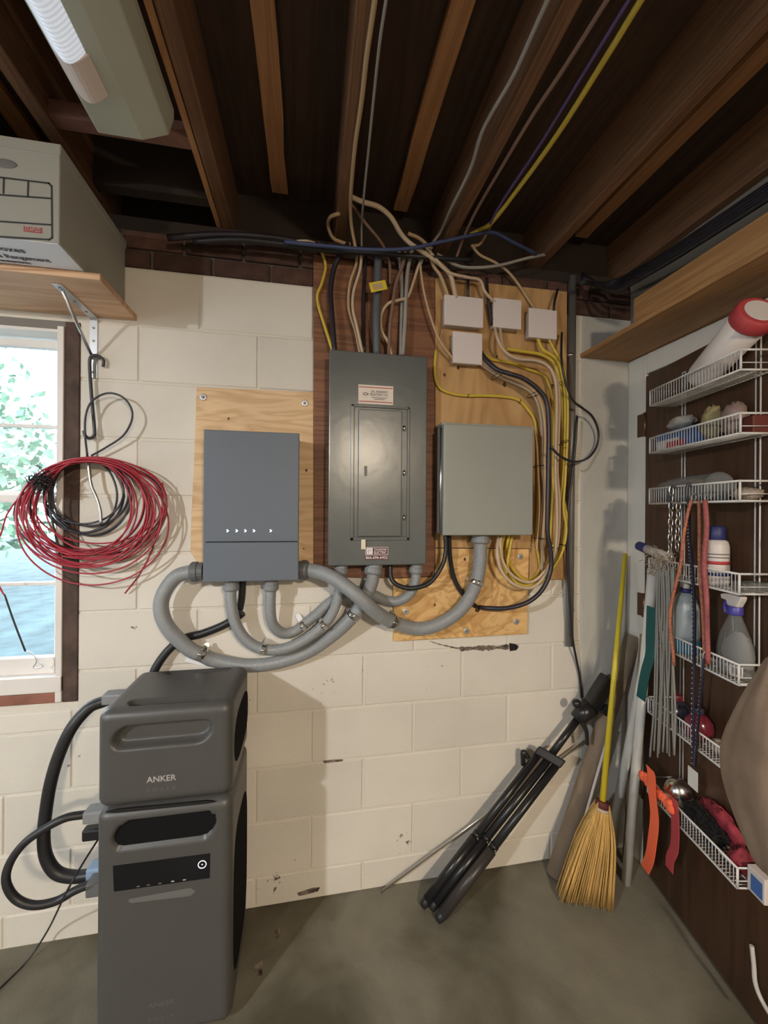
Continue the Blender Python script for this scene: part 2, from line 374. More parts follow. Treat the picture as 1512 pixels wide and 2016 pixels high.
WL = {}
def build(name, mb, m, parent=None, bevel=0.0, origin=None, weld=False, seg=2):
    o0 = WL[parent.name] if parent else (Vector(origin) if origin is not None else None)
    if o0 is None:
        xs = [v.x for v in mb.v]; ys = [v.y for v in mb.v]; zs = [v.z for v in mb.v]
        o0 = Vector(((min(xs)+max(xs))/2, (min(ys)+max(ys))/2, min(zs)))
    me = bpy.data.meshes.new(name); me.from_pydata([tuple(v-o0) for v in mb.v], [], mb.f)
    if mb.uv:
        ul = me.uv_layers.new(name='UVMap')
        for p in me.polygons:
            u = mb.uv.get(p.index)
            if u:
                for k, li in enumerate(p.loop_indices): ul.data[li].uv = u[k]
    for i in mb.sm: me.polygons[i].use_smooth = True
    bm = bmesh.new(); bm.from_mesh(me)
    if weld: bmesh.ops.remove_doubles(bm, verts=bm.verts, dist=1e-5)
    bmesh.ops.recalc_face_normals(bm, faces=bm.faces); bm.to_mesh(me); bm.free()
    me.materials.append(M[m]); o = bpy.data.objects.new(name, me); COL.objects.link(o)
    if parent: o.parent = parent
    else: o.location = o0
    WL[o.name] = o0
    if bevel:
        b = o.modifiers.new('bevel', 'BEVEL'); b.width = bevel; b.segments = seg; b.limit_method = 'ANGLE'; b.angle_limit = 0.7
    return o
def tag(o, label, cat, group=None):
    o['label'] = label; o['category'] = cat
    if group: o['group'] = group
    return o
def thing(name, label, cat, loc, group=None):
    o = bpy.data.objects.new(name, None); COL.objects.link(o); o.location = loc; o.empty_display_size = 0.05
    WL[o.name] = Vector(loc); return tag(o, label, cat, group)
def struct(o): o['kind'] = 'structure'; return o
def stuff(o): o['kind'] = 'stuff'; return o
def cable(name, path, wpx, m, label, cat='cable', group=None, seg=8, d=None, sm=6):
    P = pts(path, d); r = sum(prad(p, wpx) for p in P)/len(P)
    if len(path[0]) == 4 and path[0][2] == 'z' and path[0][1] <= 10:      # ceiling runs go on along the joists
        a0, dv = P[0].copy(), (P[0]-P[1])*(0.15/abs(P[0].y-P[1].y))
        for k in range(1, 18): P.insert(0, a0+VY*dv.y*k+VX*dv.x*3*(1-math.exp(-k/3)))
    return tag(build(name, MB().tube(P, r, seg, smooth=sm), m), label, cat, group)
_dg = None
def text_mb(body, size, o, ux, uy, nz, align='CENTER', depth=0.0006, width=None, bold=0.0):
    cu = bpy.data.curves.new('tmp', 'FONT'); cu.body = body; cu.size = size; cu.align_x = align; cu.align_y = 'CENTER'; cu.resolution_u = 2; cu.offset = bold
    ob = bpy.data.objects.new('tmp', cu); COL.objects.link(ob)
    me = bpy.data.meshes.new_from_object(ob.evaluated_get(bpy.context.evaluated_depsgraph_get()))
    xs = [v.co.x for v in me.vertices]; k = 1.0
    if width and xs: k = width/(max(xs)-min(xs))
    mb = MB(); o = Vector(o)
    mb.add([o+ux*(v.co.x*k)+uy*v.co.y+nz*depth for v in me.vertices], [tuple(p.vertices) for p in me.polygons])
    bpy.data.objects.remove(ob); bpy.data.meshes.remove(me); bpy.data.curves.remove(cu)
    return mb

# ================================================================== THE SETTING
B = 0.2032; J0 = 0.113; XR = 2.006; XL = -2.3; YB = -4.6; ZT = 2.348
def J(j): return J0+B*j
WX0, WX1, WZ0, WZ1 = -1.15, -0.188, 0.822, 2.135      # window opening in the block wall
mb = MB()
for lo, hi in (((XL, 0.0036, 0), (WX0, 0.2, ZT)), ((WX1, 0.0036, 0), (XR+0.2, 0.2, ZT)), ((WX0, 0.0036, 0), (WX1, 0.2, WZ0)), ((WX0, 0.0036, WZ1), (WX1, 0.2, ZT))): mb.box(lo, hi)
wall_back = struct(build('wall_back', mb, 'mortar_paint', origin=(0, 0, 0)))
G = 0.004
def block(x0, x1, z0, z1, mt='block_paint', name='block', y0=0.0, bev=0.003):
    if x1-x0 < 0.03 or z1-z0 < 0.02: return
    key = (round(x1-x0, 3), round(z1-z0, 3), mt)
    if key not in block.cache:
        m = MB().box((0, 0, 0), (x1-x0, 0.012, z1-z0)); o = build(name, m, mt, wall_back, bevel=bev, seg=1); block.cache[key] = o
    else:
        o = block.cache[key].copy(); COL.objects.link(o); o.parent = wall_back
    o.location = (x0, y0-random.uniform(0, 0.0015), z0)
block.cache = {}
PX = 1.762                                               # the smooth parged strip begins here
def row(j, z0, z1, xs, xe):
    off = 0.0 if j % 2 else B
    k = math.floor((xs-off)/0.4064); x = off+k*0.4064
    while x < xe:
        a, b = max(x, xs), min(x+0.4064, xe)
        if b-a > 0.04: block(a+(G if a == x else 0), b-(G if b == x+0.4064 else 0), z0+G, z1-G)
        x += 0.4064
for j in range(-1, 11):
    z0, z1 = max(J(j), 0.0), J(j+1)
    if z1 <= WZ0+0.02 or z0 >= WZ1: row(j, z0, z1, -1.6, PX); continue
    row(j, z0, z1, -1.6, WX0-0.01) if j != 3 else row(j, z0, z1, -1.6, -1.3)
    if j == 3:
        row(4, z0, z0+0.072, -1.3, WX1); row(3, z0+0.072, WZ0, -1.3, WX1)
        row(j, z0, z1, WX1, PX); continue
    row(j, z0, z1, WX1, PX)
block(PX+0.003, XR-0.002, 0.0, 2.345, 'parge', 'parge_coat', -0.002)
# broken mortar joint below the lower board
rj = random.Random(17); top_, bot_ = [], []
for k in range(46):
    u = k/45; x = 846+174*u; yc = 1262+16*min(1, u/0.35)**0.8 if u < 0.35 else 1278-4*(u-0.35)/0.65; h = (0.8+2.2*u if u < 0.35 else 4.5+1.5*math.sin(u*23))*rj.uniform(0.55, 1.25)
    top_.append(at(x, yc-h, 0.0015)); bot_.append(at(x+rj.uniform(-1, 1), yc+h*rj.uniform(0.6, 1.1), 0.0015))
P0 = top_+bot_[::-1]
build('broken_joint', MB().prism(P0, (0, 0.0035, 0)), 'crumbled', wall_back)
P0 = [at(x, y, 0.002) for x, y in ((1003, 1266), (1015, 1268), (1021, 1273), (1017, 1280), (1004, 1282))]
build('hole', MB().prism(P0, (0, 0.0035, 0)), 'dark_hole', wall_back)
for q in (((636, 1499), (655, 1497), (675, 1496), (674, 1499), (655, 1501), (640, 1503)), ((585, 1758), (615, 1748), (630, 1747), (626, 1755), (600, 1762), (588, 1764))):
    build('chipped_paint', MB().prism([at(x, y, 0.0012) for x, y in q], (0, 0.003, 0)), 'crumbled', wall_back)
# brick band and rim board above
m0 = build('brick_bed', MB().box((XL, 0.014, ZT), (XR+0.2, 0.2, 2.487)), 'brick_mortar', wall_back)
bm_ = MB().box((0, 0, 0), (0.196, 0.02, 0.062)); first = None
for r in range(2):
    x = -1.3+(0.0 if r else 0.1)
    while x < XR:
        if first is None: first = build('brick', bm_, 'brick', wall_back, bevel=0.003, seg=1); o = first
        else: o = first.copy(); COL.objects.link(o); o.parent = wall_back
        o.location = (x, 0.0+random.uniform(0.0, 0.004), ZT+0.003+r*0.0695); x += 0.207
build('rim_board', MB().box((XL, 0.11, 2.487), (XR+0.2, 0.2, 2.80)), 'rim_board', wall_back)

floor = struct(build('floor', MB().box((XL, YB, -0.1), (XR+1.0, 0.2, 0.0)), 'concrete', origin=(0, 0, 0)))
for x, y, a in ((545, 1838, 0.016), (510, 1905, 0.020)):
    c = atz(x, y, 0.0008); build('stain', MB().prism([c+Vector((math.cos(t*0.9)*a*random.uniform(0.5, 1), math.sin(t*0.9)*a*1.6*random.uniform(0.5, 1), 0)) for t in range(7)], (0, 0, -0.001)), 'crumbled', floor)
LY0, LY1, LZ0, LZ1 = -1.50, -0.70, 1.05, 1.95           # daylight window in the left wall
mb = MB()
for lo, hi in (((XL-0.1, YB, 0), (XL, LY0, 2.85)), ((XL-0.1, LY1, 0), (XL, 0.2, 2.85)), ((XL-0.1, LY0, 0), (XL, LY1, LZ0)), ((XL-0.1, LY0, LZ1), (XL, LY1, 2.85))): mb.box(lo, hi)
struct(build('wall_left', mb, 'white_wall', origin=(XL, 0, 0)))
w2 = bpy.data.objects.new('window_2', None); COL.objects.link(w2); w2.location = (XL, (LY0+LY1)/2, LZ0); WL['window_2'] = Vector(w2.location); struct(w2)
mb = MB()
for lo, hi in (((LY0, LZ0), (LY0+0.05, LZ1)), ((LY1-0.05, LZ0), (LY1, LZ1)), ((LY0, LZ0), (LY1, LZ0+0.05)), ((LY0, LZ1-0.05), (LY1, LZ1)), (((LY0+LY1)/2-0.02, LZ0), ((LY0+LY1)/2+0.02, LZ1))): mb.box((XL-0.07, lo[0], lo[1]), (XL-0.02, hi[0], hi[1]))
build('frame', mb, 'window_white', w2)
for ya_, yb2 in ((LY0+0.05, (LY0+LY1)/2-0.02), ((LY0+LY1)/2+0.02, LY1-0.05)): build('pane', MB().box((XL-0.047, ya_, LZ0+0.05), (XL-0.043, yb2, LZ1-0.05)), 'glass', w2)
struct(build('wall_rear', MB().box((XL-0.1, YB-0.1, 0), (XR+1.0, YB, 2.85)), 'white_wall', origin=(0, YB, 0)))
DY0, DY1, DZ = -0.10, -0.93, 2.075                      # doorway in the right wall
mb = MB(); mb.box((XR, DY0, 0), (XR+0.12, 0.006, 2.85)); mb.box((XR, YB, 0), (XR+0.12, DY1, 2.85)); mb.box((XR, DY1, DZ), (XR+0.12, DY0, 2.85))
mb.box((XR+0.95, YB, 0), (XR+1.0, 0.2, 2.85)); mb.box((XR+0.12, 0.0, 0), (XR+0.95, 0.2, 2.85)); mb.box((XR+0.12, -1.6, 0), (XR+0.95, -1.55, 2.85))
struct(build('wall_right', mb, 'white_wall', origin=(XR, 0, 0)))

# ceiling: subfloor, joists, battens between them, the beam along the right side
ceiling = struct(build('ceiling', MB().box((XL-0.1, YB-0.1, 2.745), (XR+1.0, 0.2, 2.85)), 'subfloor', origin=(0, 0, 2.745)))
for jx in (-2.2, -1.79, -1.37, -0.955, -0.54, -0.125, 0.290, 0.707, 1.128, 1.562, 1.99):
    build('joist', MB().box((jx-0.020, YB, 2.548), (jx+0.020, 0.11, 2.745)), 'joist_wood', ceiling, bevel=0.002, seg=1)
build('joist', MB().box((0.249, YB, 2.552), (0.266, 0.05, 2.745)), 'batten_wood', ceiling)
for i, bx_ in enumerate((-0.33, 0.476, 0.957, 1.79)):
    ya = 0.05; n = 16; L1 = []; L2 = []
    for k in range(n+1):
        y = ya+(YB-ya)*(k/n)**1.6; L1.append(Vector((bx_-0.030+random.uniform(-.004, .004), y, 2.724))); L2.append(Vector((bx_+0.030+random.uniform(-.004, .004), y, 2.724)))
    build('batten', MB().prism(L1+L2[::-1], (0, 0, 0.021)), 'batten_wood', ceiling)
build('blocking', MB().box((-0.105, -0.33, 2.555), (0.249, -0.29, 2.60)), 'blocking_red', ceiling)
build('blocking', MB().box((-0.105, -0.10, 2.555), (0.249, -0.06, 2.72)), 'rim_board', ceiling)
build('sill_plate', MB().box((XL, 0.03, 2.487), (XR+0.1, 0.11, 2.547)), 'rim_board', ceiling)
build('beam_plate', MB().box((1.752, YB, 2.162), (XR, 0.006, 2.180)), 'beam_wood', ceiling, bevel=0.002, seg=1)
build('beam', MB().box((1.758, YB, 2.180), (XR, -0.285, 2.272)), 'beam_wood', ceiling, bevel=0.004, seg=1)

# door casing, door, hinges
t1 = MB(); t1.box((XR-0.016, DY0+0.001, 0), (XR, 0.0-0.003, 2.16)); t1.box((XR-0.016, DY1-0.09, DZ), (XR, DY0, 2.16)); t1.box((XR-0.016, DY1-0.09, 0), (XR, DY1, DZ))
struct(build('trim_1', t1, 'casing', origin=(XR, 0, 0), bevel=0.003, seg=1))
door = MB(); door.obox(DH+DV*0.405+DN*-0.020+VZ*1.036, DV*0.40, DN*0.020, VZ*1.026)
door1 = struct(build('door_1', door, 'door_wood', origin=DH, bevel=0.002, seg=1))
for yy in (838, 1190, 1545):
    p = atx(1266, yy, XR-0.012); m = MB(); m.box((XR-0.020, p.y-0.008, p.z-0.048), (XR-0.0155, p.y+0.022, p.z+0.048)); m.tube([(XR-0.022, DY0-0.002, p.z-0.05), (XR-0.022, DY0-0.002, p.z+0.05)], 0.0065, 8, smooth=0)
    build('hinge', m, 'hinge', door1)

# window
win = bpy.data.objects.new('window_1', None); COL.objects.link(win); win.location = (-0.66, 0.02, WZ0); WL['window_1'] = Vector(win.location); struct(win)
win['label'] = 'white painted double hung window with bright daylight behind'
m = MB(); m.box((WX1-0.046, -0.004, WZ0), (WX1, 0.14, WZ1)); m.box((WX0, -0.004, WZ0), (WX0+0.046, 0.14, WZ1))
build('jamb', m, 'rust_wood', win, bevel=0.003)
xa = at(112, 900, -0.035).x; xb = WX1-0.046
zt = at(60, 655, 0.0).z; zb = at(60, 1345, 0).z
def H(yy, d=-0.035): return at(60, yy, d).z
m = MB(); m.box((xb-0.022, 0.0, WZ0+0.03), (xb, 0.10, WZ1)); m.box((WX0+0.046, 0.0, WZ0+0.03), (WX0+0.068, 0.10, WZ1)); m.box((WX0+0.068, 0.0, H(650, 0)), (xb-0.022, 0.10, WZ1))
build('frame', m, 'window_white', win, bevel=0.003)
for nm, za, zc, yd, mun in (('upper_sash', H(984), H(664), 0.052, 838), ('lower_sash', H(1335), H(974), 0.024, 1150)):
    X0, X1 = WX0+0.066, xb-0.020; m = MB(); R_ = 0.034
    m.box((X0, yd, za), (X0+R_, yd+0.026, zc)); m.box((X1-R_+0.012, yd, za), (X1, yd+0.026, zc)); m.box((X0, yd, zc-0.028), (X1, yd+0.026, zc)); m.box((X0, yd, za), (X1, yd+0.026, za+(0.030 if nm[0] == 'u' else 0.075)))
    s_ = build(nm, m, 'window_white', win, bevel=0.003, seg=1)
    zm = at(60, mun, -yd).z; build('muntin', MB().box((X0+R_, yd+0.004, zm-0.006), (X1-R_+0.012, yd+0.022, zm+0.006)), 'window_white', s_, bevel=0.002, seg=1)
    for a, b in ((za+0.02, zm), (zm, zc-0.02)):
        build('pane', MB().box((X0+0.02, yd+0.012, a), (X1-0.014, yd+0.015, b)), 'glass', s_)
build('stool', MB().box((WX0+0.046, -0.012, H(1364, 0)), (xb, 0.06, H(1332, 0))), 'window_white', win, bevel=0.003)
build('stop', MB().box((xb-0.020, -0.010, WZ0+0.004), (xb, 0.0, WZ1-0.02)), 'window_white', win, bevel=0.002)
build('sill', MB().box((WX0, -0.004, WZ0), (WX1-0.05, 0.14, H(1366, 0))), 'sill_red', win, bevel=0.003)
build('head', MB().box((WX0, -0.002, H(644, 0)), (WX1, 0.14, WZ1)), 'white_wall', win)

# outside
lawn = struct(build('ground', MB().box((-9, 0.25, 0.3), (6, 14, 0.62)), 'lawn', origin=(0, 1, 0.62)))
def bush(x, y, z, r, h, label):
    t = thing('tree', label, 'tree', (x, y, z)); m = MB()
    m.tube([(x, y, z-0.02), (x+0.05, y, z+h*0.4), (x, y+0.05, z+h*0.8)], [0.07, 0.05, 0.02], 8); build('trunk', m, 'bark', t)
    m = MB()
    for k in range(850):
        a = random.uniform(0, 6.283); u = random.uniform(-1, 1); q = r*random.random()**0.45; c = Vector((x+q*math.cos(a)*math.sqrt(1-u*u), y+q*math.sin(a)*math.sqrt(1-u*u), z+h*0.72+q*u*1.1))
        e1 = Vector((random.uniform(-1, 1), random.uniform(-1, 1), random.uniform(-1, 1))).normalized()*0.07; e2 = e1.orthogonal().normalized()*0.035
        m.add([c-e1, c+e2, c+e1, c-e2], [(0, 1, 2, 3)])
    stuff(build('foliage', m, 'foliage', t))
bush(-3.0, 3.6, 0.62, 0.9, 1.7, 'leafy green tree standing outside beyond the window')
bush(-4.4, 5.2, 0.62, 1.2, 3.0, 'taller green tree far outside beyond the window')

# ================================================================== BOARDS
def board(name, poly, d0, d1, m, label, screws=(), knots=()):
    t = thing(name, label, 'board', at(*poly[0], d1))
    P = [at(x, y, d1) for x, y in poly]; build('panel', MB().prism(P, (0, d1-d0, 0)), m, t, bevel=0.0015, seg=1)
    for x, y in screws:
        c = at(x, y, d1); s_ = build('washer', MB().lathe([(0.0125, 0), (0.0125, 0.002), (0.010, 0.0028)], c, -VY, 18), 'zinc', t)
        build('screw_head', MB().lathe([(0.0055, 0.001), (0.0055, 0.0045), (0.003, 0.006)], c, -VY, 10), 'dull_steel', s_)
    for x, y, r in knots:
        c = at(x, y, d1); build('knot', MB().prism([c+VX*(r*math.cos(a)*random.uniform(.7, 1.1))+VZ*(r*1.3*math.sin(a)*random.uniform(.7, 1.1)) for a in [k*0.7 for k in range(9)]], (0, -0.0004, 0)), 'knot_wood', t)
    return t
board('plywood_board', ((387, 762), (617, 772), (617, 1120), (500, 1124), (394, 1116), (375, 1086), (377, 1010), (381, 930), (385, 830)), 0.0018, 0.018, 'ply_pale', 'pale plywood board with wavy grain behind the dark grey inverter box', ((400, 782), (600, 794)), ((450, 824, 0.004), (603, 926, 0.005), (598, 1080, 0.003)))
board('stained_board', ((617, 500), (856, 546), (856, 1134), (780, 1138), (640, 1136), (617, 1116)), 0.0018, 0.019, 'ply_brown', 'dark brown stained board behind the breaker panel')
board('plywood_board', ((857, 546), (1117, 574), (1113, 1141), (1043, 1141), (1043, 1080), (857, 1078)), 0.0018, 0.0185, 'ply_orange', 'orange toned plywood board carrying white junction boxes and yellow cables', ((1024, 1096),), ((875, 738, 0.006), (993, 757, 0.009), (902, 724, 0.007), (978, 702, 0.005), (1085, 676, 0.004)))
board('plywood_board', ((775, 1139), (857, 1136), (857, 1080), (1042, 1081), (1038, 1248), (775, 1263)), 0.0018, 0.017, 'ply_knotty', 'knotty plywood board low on the wall under the grey enclosures', ((799, 1204), (918, 1242), (1016, 1224)), ((856, 1191, 0.005), (915, 1101, 0.006), (940, 1200, 0.012)))

# ================================================================== ENCLOSURES
def face_box(x0, y0, x1, y1, d0, d1):
    """axis-aligned box whose front face at distance d1 covers the pixel rectangle"""
    a = at((x0), (y0+y1)/2, d1).x; b = at(x1, (y0+y1)/2, d1).x; xm = (x0+x1)/2
    return a, b, at(xm, y1, d1).z, at(xm, y0, d1).z
# inverter
a, b, z0, z1 = face_box(400, 849, 588.5, 1144.5, 0.018, 0.135)
inv = thing('inverter_box', 'dark slate grey wall inverter box with a row of small white lights', 'inverter', ((a+b)/2, -0.018, z0))
zs = at(494, 1067, 0.135).z
build('body', MB().box((a+0.004, -0.118, z0+0.004), (b-0.004, -0.018, z1-0.004)), 'inverter_side', inv, bevel=0.004)
build('upper_cover', MB().box((a, -0.135, zs+0.001), (b, -0.110, z1)), 'inverter_grey', inv, bevel=0.003)
build('lower_cover', MB().box((a, -0.135, z0), (b, -0.110, zs-0.001)), 'inverter_grey', inv, bevel=0.003)
for x in (448, 466, 483, 500, 533):
    c = at(x, 1045, 0.1352); m = MB()
    s_ = 0.0045
    m.prism([c+VX*(-s_)+VZ*s_, c+VX*0+VZ*s_, c+VX*s_, c+VX*0-VZ*s_, c+VX*(-s_)-VZ*s_, c], (0, -0.0008, 0))
    build('indicator_light', m, 'led', inv)
# breaker panel
D1 = 0.105
a, b, z0, z1 = face_box(647, 695, 840.5, 1113, 0.019, D1)
pan = thing('breaker_panel', 'tall dark grey steel breaker panel with a closed door and paper label', 'breaker panel', ((a+b)/2, -0.019, z0))
build('enclosure', MB().box((a+0.010, -D1+0.006, z0+0.010), (b-0.010, -0.019, z1-0.010)), 'panel_grey', pan, bevel=0.003)
build('cover', MB().box((a, -D1, z0), (b, -D1+0.010, z1)), 'panel_grey', pan, bevel=0.004)
fa, fb, fz0, fz1 = face_box(690, 799, 806, 1064, 0, D1)
m = MB(); t_ = 0.013
for lo, hi in (((fa, fz0), (fa+t_, fz1)), ((fb-t_*0.8, fz0), (fb, fz1)), ((fa, fz0), (fb, fz0+t_)), ((fa, fz1-t_*0.7), (fb, fz1))): m.box((lo[0], -D1-0.005, lo[1]), (hi[0], -D1+0.002, hi[1]))
build('door_frame', m, 'panel_grey', pan, bevel=0.0025)
da, db, dz0, dz1 = face_box(705, 808, 790, 1056, 0, D1)
dr_ = build('panel_door', MB().box((da, -D1-0.009, dz0), (db, -D1+0.002, dz1)), 'panel_grey', pan, bevel=0.003)
for yy in (843, 931, 1019):
    c = at(796, yy, D1+0.006); build('hinge', MB().tube([c+VZ*0.009, c-VZ*0.009], 0.0038, 8, smooth=0), 'chrome', dr_)
c = at(720, 926, D1+0.010); m = MB().box((c.x-0.005, c.y-0.002, c.z-0.020), (c.x+0.005, c.y+0.004, c.z+0.016)); build('latch', m, 'fitting_dark', dr_, bevel=0.002)
la, lb, lz0, lz1 = face_box(705.5, 759, 774, 796, 0, D1)
lab = build('paper_label', MB().box((la, -D1-0.0012, lz0), (lb, -D1, lz1)), 'sticker', pan)
lw = lb-la; lh = lz1-lz0; lc = Vector(((la+lb)/2, -D1-0.0014, (lz0+lz1)/2))
m = MB()
for zz in (lz0+lh*0.12, lz1-lh*0.12): m.box((la+0.002, -D1-0.0018, zz-lh*0.025), (lb-0.002, -D1-0.0012, zz+lh*0.025))
build('red_border', m, 'sticker_red', lab)
m = MB()
m2 = text_mb('J.R. ANKENY', lh*0.17, lc+VX*lw*0.10+VZ*lh*0.16, VX, VZ, -VY, width=lw*0.50, bold=0.0002); m.add(m2.v, m2.f)
m2 = text_mb('ELECTRIC CO.', lh*0.17, lc+VX*lw*0.10-VZ*lh*0.0, VX, VZ, -VY, width=lw*0.52, bold=0.0002); m.add(m2.v, m2.f)
for k, ww in ((0.15, 0.44), (0.235, 0.30)): m.box((lc.x+lw*0.10-lw*ww/2, -D1-0.0016, lc.z-lh*(k+0.02)), (lc.x+lw*0.10+lw*ww/2, -D1-0.0013, lc.z-lh*(k-0.015)))
build('lettering', m, 'ink_grey', lab)
fc = lc-VX*lw*0.30+VZ*lh*0.02; m = MB().tube([fc+VX*(0.0085*math.cos(q))+VZ*(0.0042*math.sin(q))-VY*0.0006 for q in [i*0.6283 for i in range(10)]], 0.0010, 5, closed=True, smooth=2)
m.prism([fc+VX*0.0065+VZ*0.003-VY*0.0006, fc+VX*0.013-VY*0.0006, fc+VX*0.0065-VZ*0.003-VY*0.0006], (0, -0.0006, 0)); build('fish_symbol', m, 'ink', lab)
la, lb, lz0, lz1 = face_box(719, 1077, 764, 1102, 0, D1)
lab = build('company_sticker', MB().box((la, -D1-0.0012, lz0), (lb, -D1, lz1)), 'sticker_maroon', pan)
lw = lb-la; lh = lz1-lz0; m = MB(); yk = -D1-0.0016
m.box((la+lw*0.05, yk, lz0+lh*0.44), (la+lw*0.32, yk+0.0006, lz0+lh*0.93))
for lo, hi in (((0.0, 0.965), (1.0, 1.0)), ((0.0, 0.36), (1.0, 0.395)), ((0.0, 0.36), (0.02, 1)), ((0.98, 0.36), (1, 1))): m.box((la+lw*lo[0], yk, lz0+lh*lo[1]), (la+lw*hi[0], yk+0.0006, lz0+lh*hi[1]))
for bd, fx, fz, sz, ww in (('TOUCHSTONE', 0.65, 0.80, 0.22, 0.54), ('ELECTRIC', 0.65, 0.56, 0.30, 0.54), ('866-696-6422', 0.5, 0.17, 0.30, 0.95)):
    m2 = text_mb(bd, lh*sz, (la+lw*fx, yk, lz0+lh*fz), VX, VZ, -VY, width=lw*ww, bold=0.0002); m.add(m2.v, m2.f)
build('lettering', m, 'white_ink', lab)
c = Vector((la+lw*0.18, yk-0.0006, lz0+lh*0.68)); build('emblem', MB().tube([c+VX*(0.0050*math.cos(q))+VZ*(0.0050*math.sin(q)) for q in [i*0.75 for i in range(7)]], 0.0009, 5, smooth=2), 'ink_grey', lab)
c0, c1 = at(711, 1062, D1+0.001), at(719, 1081, D1+0.001); build('tape_scrap', MB().box((c0.x, -D1-0.0065, c1.z), (c1.x, -D1, c0.z)), 'tape', pan)
# transfer enclosure
D2 = 0.125
a, b, z0, z1 = face_box(873.5, 838, 1050, 1054, 0, D2)
tb = thing('steel_enclosure', 'square light grey steel enclosure box to the right of the breaker panel', 'enclosure', ((a+b)/2, -0.019, z0))
build('body', MB().box((a+0.002, -D2+0.020, z0+0.004), (b-0.004, -0.018, z1+0.004)), 'box_grey', tb, bevel=0.004)
build('cover', MB().box((a, -D2, z0), (b, -D2+0.022, z1)), 'box_grey', tb, bevel=0.0045, seg=3)
build('top_flange', MB().box((a-0.003, -D2+0.018, z1-0.002), (b+0.001, -0.020, z1+0.009)), 'box_grey', tb, bevel=0.002)
build('hinge', MB().tube([(a-0.004, -D2+0.022, z0+0.01), (a-0.004, -D2+0.022, z1-0.01)], 0.0045, 8, smooth=0), 'chrome', tb)
# white junction boxes
for (x0, y0, x1, y1, lab_) in ((875, 583, 952, 642, 'wide white junction box, the largest on the plywood'), (972, 588, 1027, 646, 'square white junction box beside the wide one, beige cables leaving below'),
                               (1042, 608, 1097, 666, 'square white junction box nearest the vertical pipe'), (892, 654, 950, 716, 'square white junction box directly under the wide one')):
    a, b, z0, z1 = face_box(x0, y0, x1, y1, 0, 0.062)
    t = thing('junction_box', lab_, 'junction box', ((a+b)/2, -0.0185, z0), 'white junction boxes on the plywood')
    build('back_box', MB().box((a+0.007, -0.052, z0+0.007), (b-0.007, -0.018, z1-0.007)), 'plate_edge', t, bevel=0.003)
    build('cover_plate', MB().box((a, -0.062, z0), (b, -0.050, z1)), 'plate_white', t, bevel=0.003)

# ================================================================== CONDUITS
def conduit(label, path, w, ends):
    P = pts(path); r = sum(prad(p, w) for p in P)/len(P)
    t = thing('flexible_conduit', label, 'conduit', P[0], 'grey flexible conduits'); build('hose', MB().tube(P, r, 16, smooth=8), 'conduit', t)
    for i, dark in ends:
        p = P[i]; q = P[1] if i == 0 else P[-2]; d = (q-p).normalized()
        build('connector', MB().lathe([(r*1.28, -0.006), (r*1.28, 0.012), (r*1.42, 0.013), (r*1.42, 0.030), (r*1.2, 0.036)], p, d, 16, smooth=False), 'fitting_dark' if dark else 'fitting', t)
    return P, r
conduits = {}
conduits[1] = conduit('thick grey conduit looping out of the inverter left side down behind the power station', [(397, 1125, .075), (376, 1126, .075), (345, 1137, .075), (321, 1172, .072), (318, 1205, .070), (334, 1240, .068), (372, 1277, .058), (400, 1290, .046), (424, 1300, .034), (486, 1310, .029), (547, 1304, .029), (609, 1282, .032), (662, 1245, .055), (695, 1213, .080), (714, 1185, .086), (731, 1150, .080), (737, 1113, .070)], 27, ((0, 1), (-1, 0)))
conduits[2] = conduit('thick grey conduit swinging from the inverter right side up to the light grey enclosure', [(587, 1122, .075), (612, 1123, .082), (640, 1130, .110), (672, 1148, .135), (711, 1179, .150), (744, 1208, .120), (773, 1224, .080), (810, 1236, .055), (846, 1235, .055), (886, 1217, .058), (917, 1188, .065), (937, 1148, .07), (945, 1105, .07), (946, 1052, .07)], 27, ((0, 1), (-1, 0)))
conduits[3] = conduit('slimmer grey conduit from the inverter underside to the breaker panel left corner', [(455, 1143, .075), (455, 1185, .075), (464, 1228, .072), (486, 1261, .068), (519, 1278, .066), (560, 1277, .066), (601, 1259, .066), (634, 1233, .066), (654, 1208, .066), (666, 1172, .066), (672, 1112, .066)], 21, ((0, 0), (-1, 0)))
conduits[4] = conduit('slimmer grey conduit from the inverter underside to the breaker panel right corner', [(534, 1143, .075), (532, 1193, .07), (537, 1228, .055), (556, 1246, .035), (580, 1243, .024), (600, 1228, .022), (626, 1207, .022), (652, 1184, .022), (685, 1166, .022), (712, 1164, .022), (738, 1172, .022), (760, 1182, .026), (785, 1183, .040), (808, 1168, .055), (818, 1142, .06), (820, 1111, .06)], 20, ((0, 0), (-1, 0)))
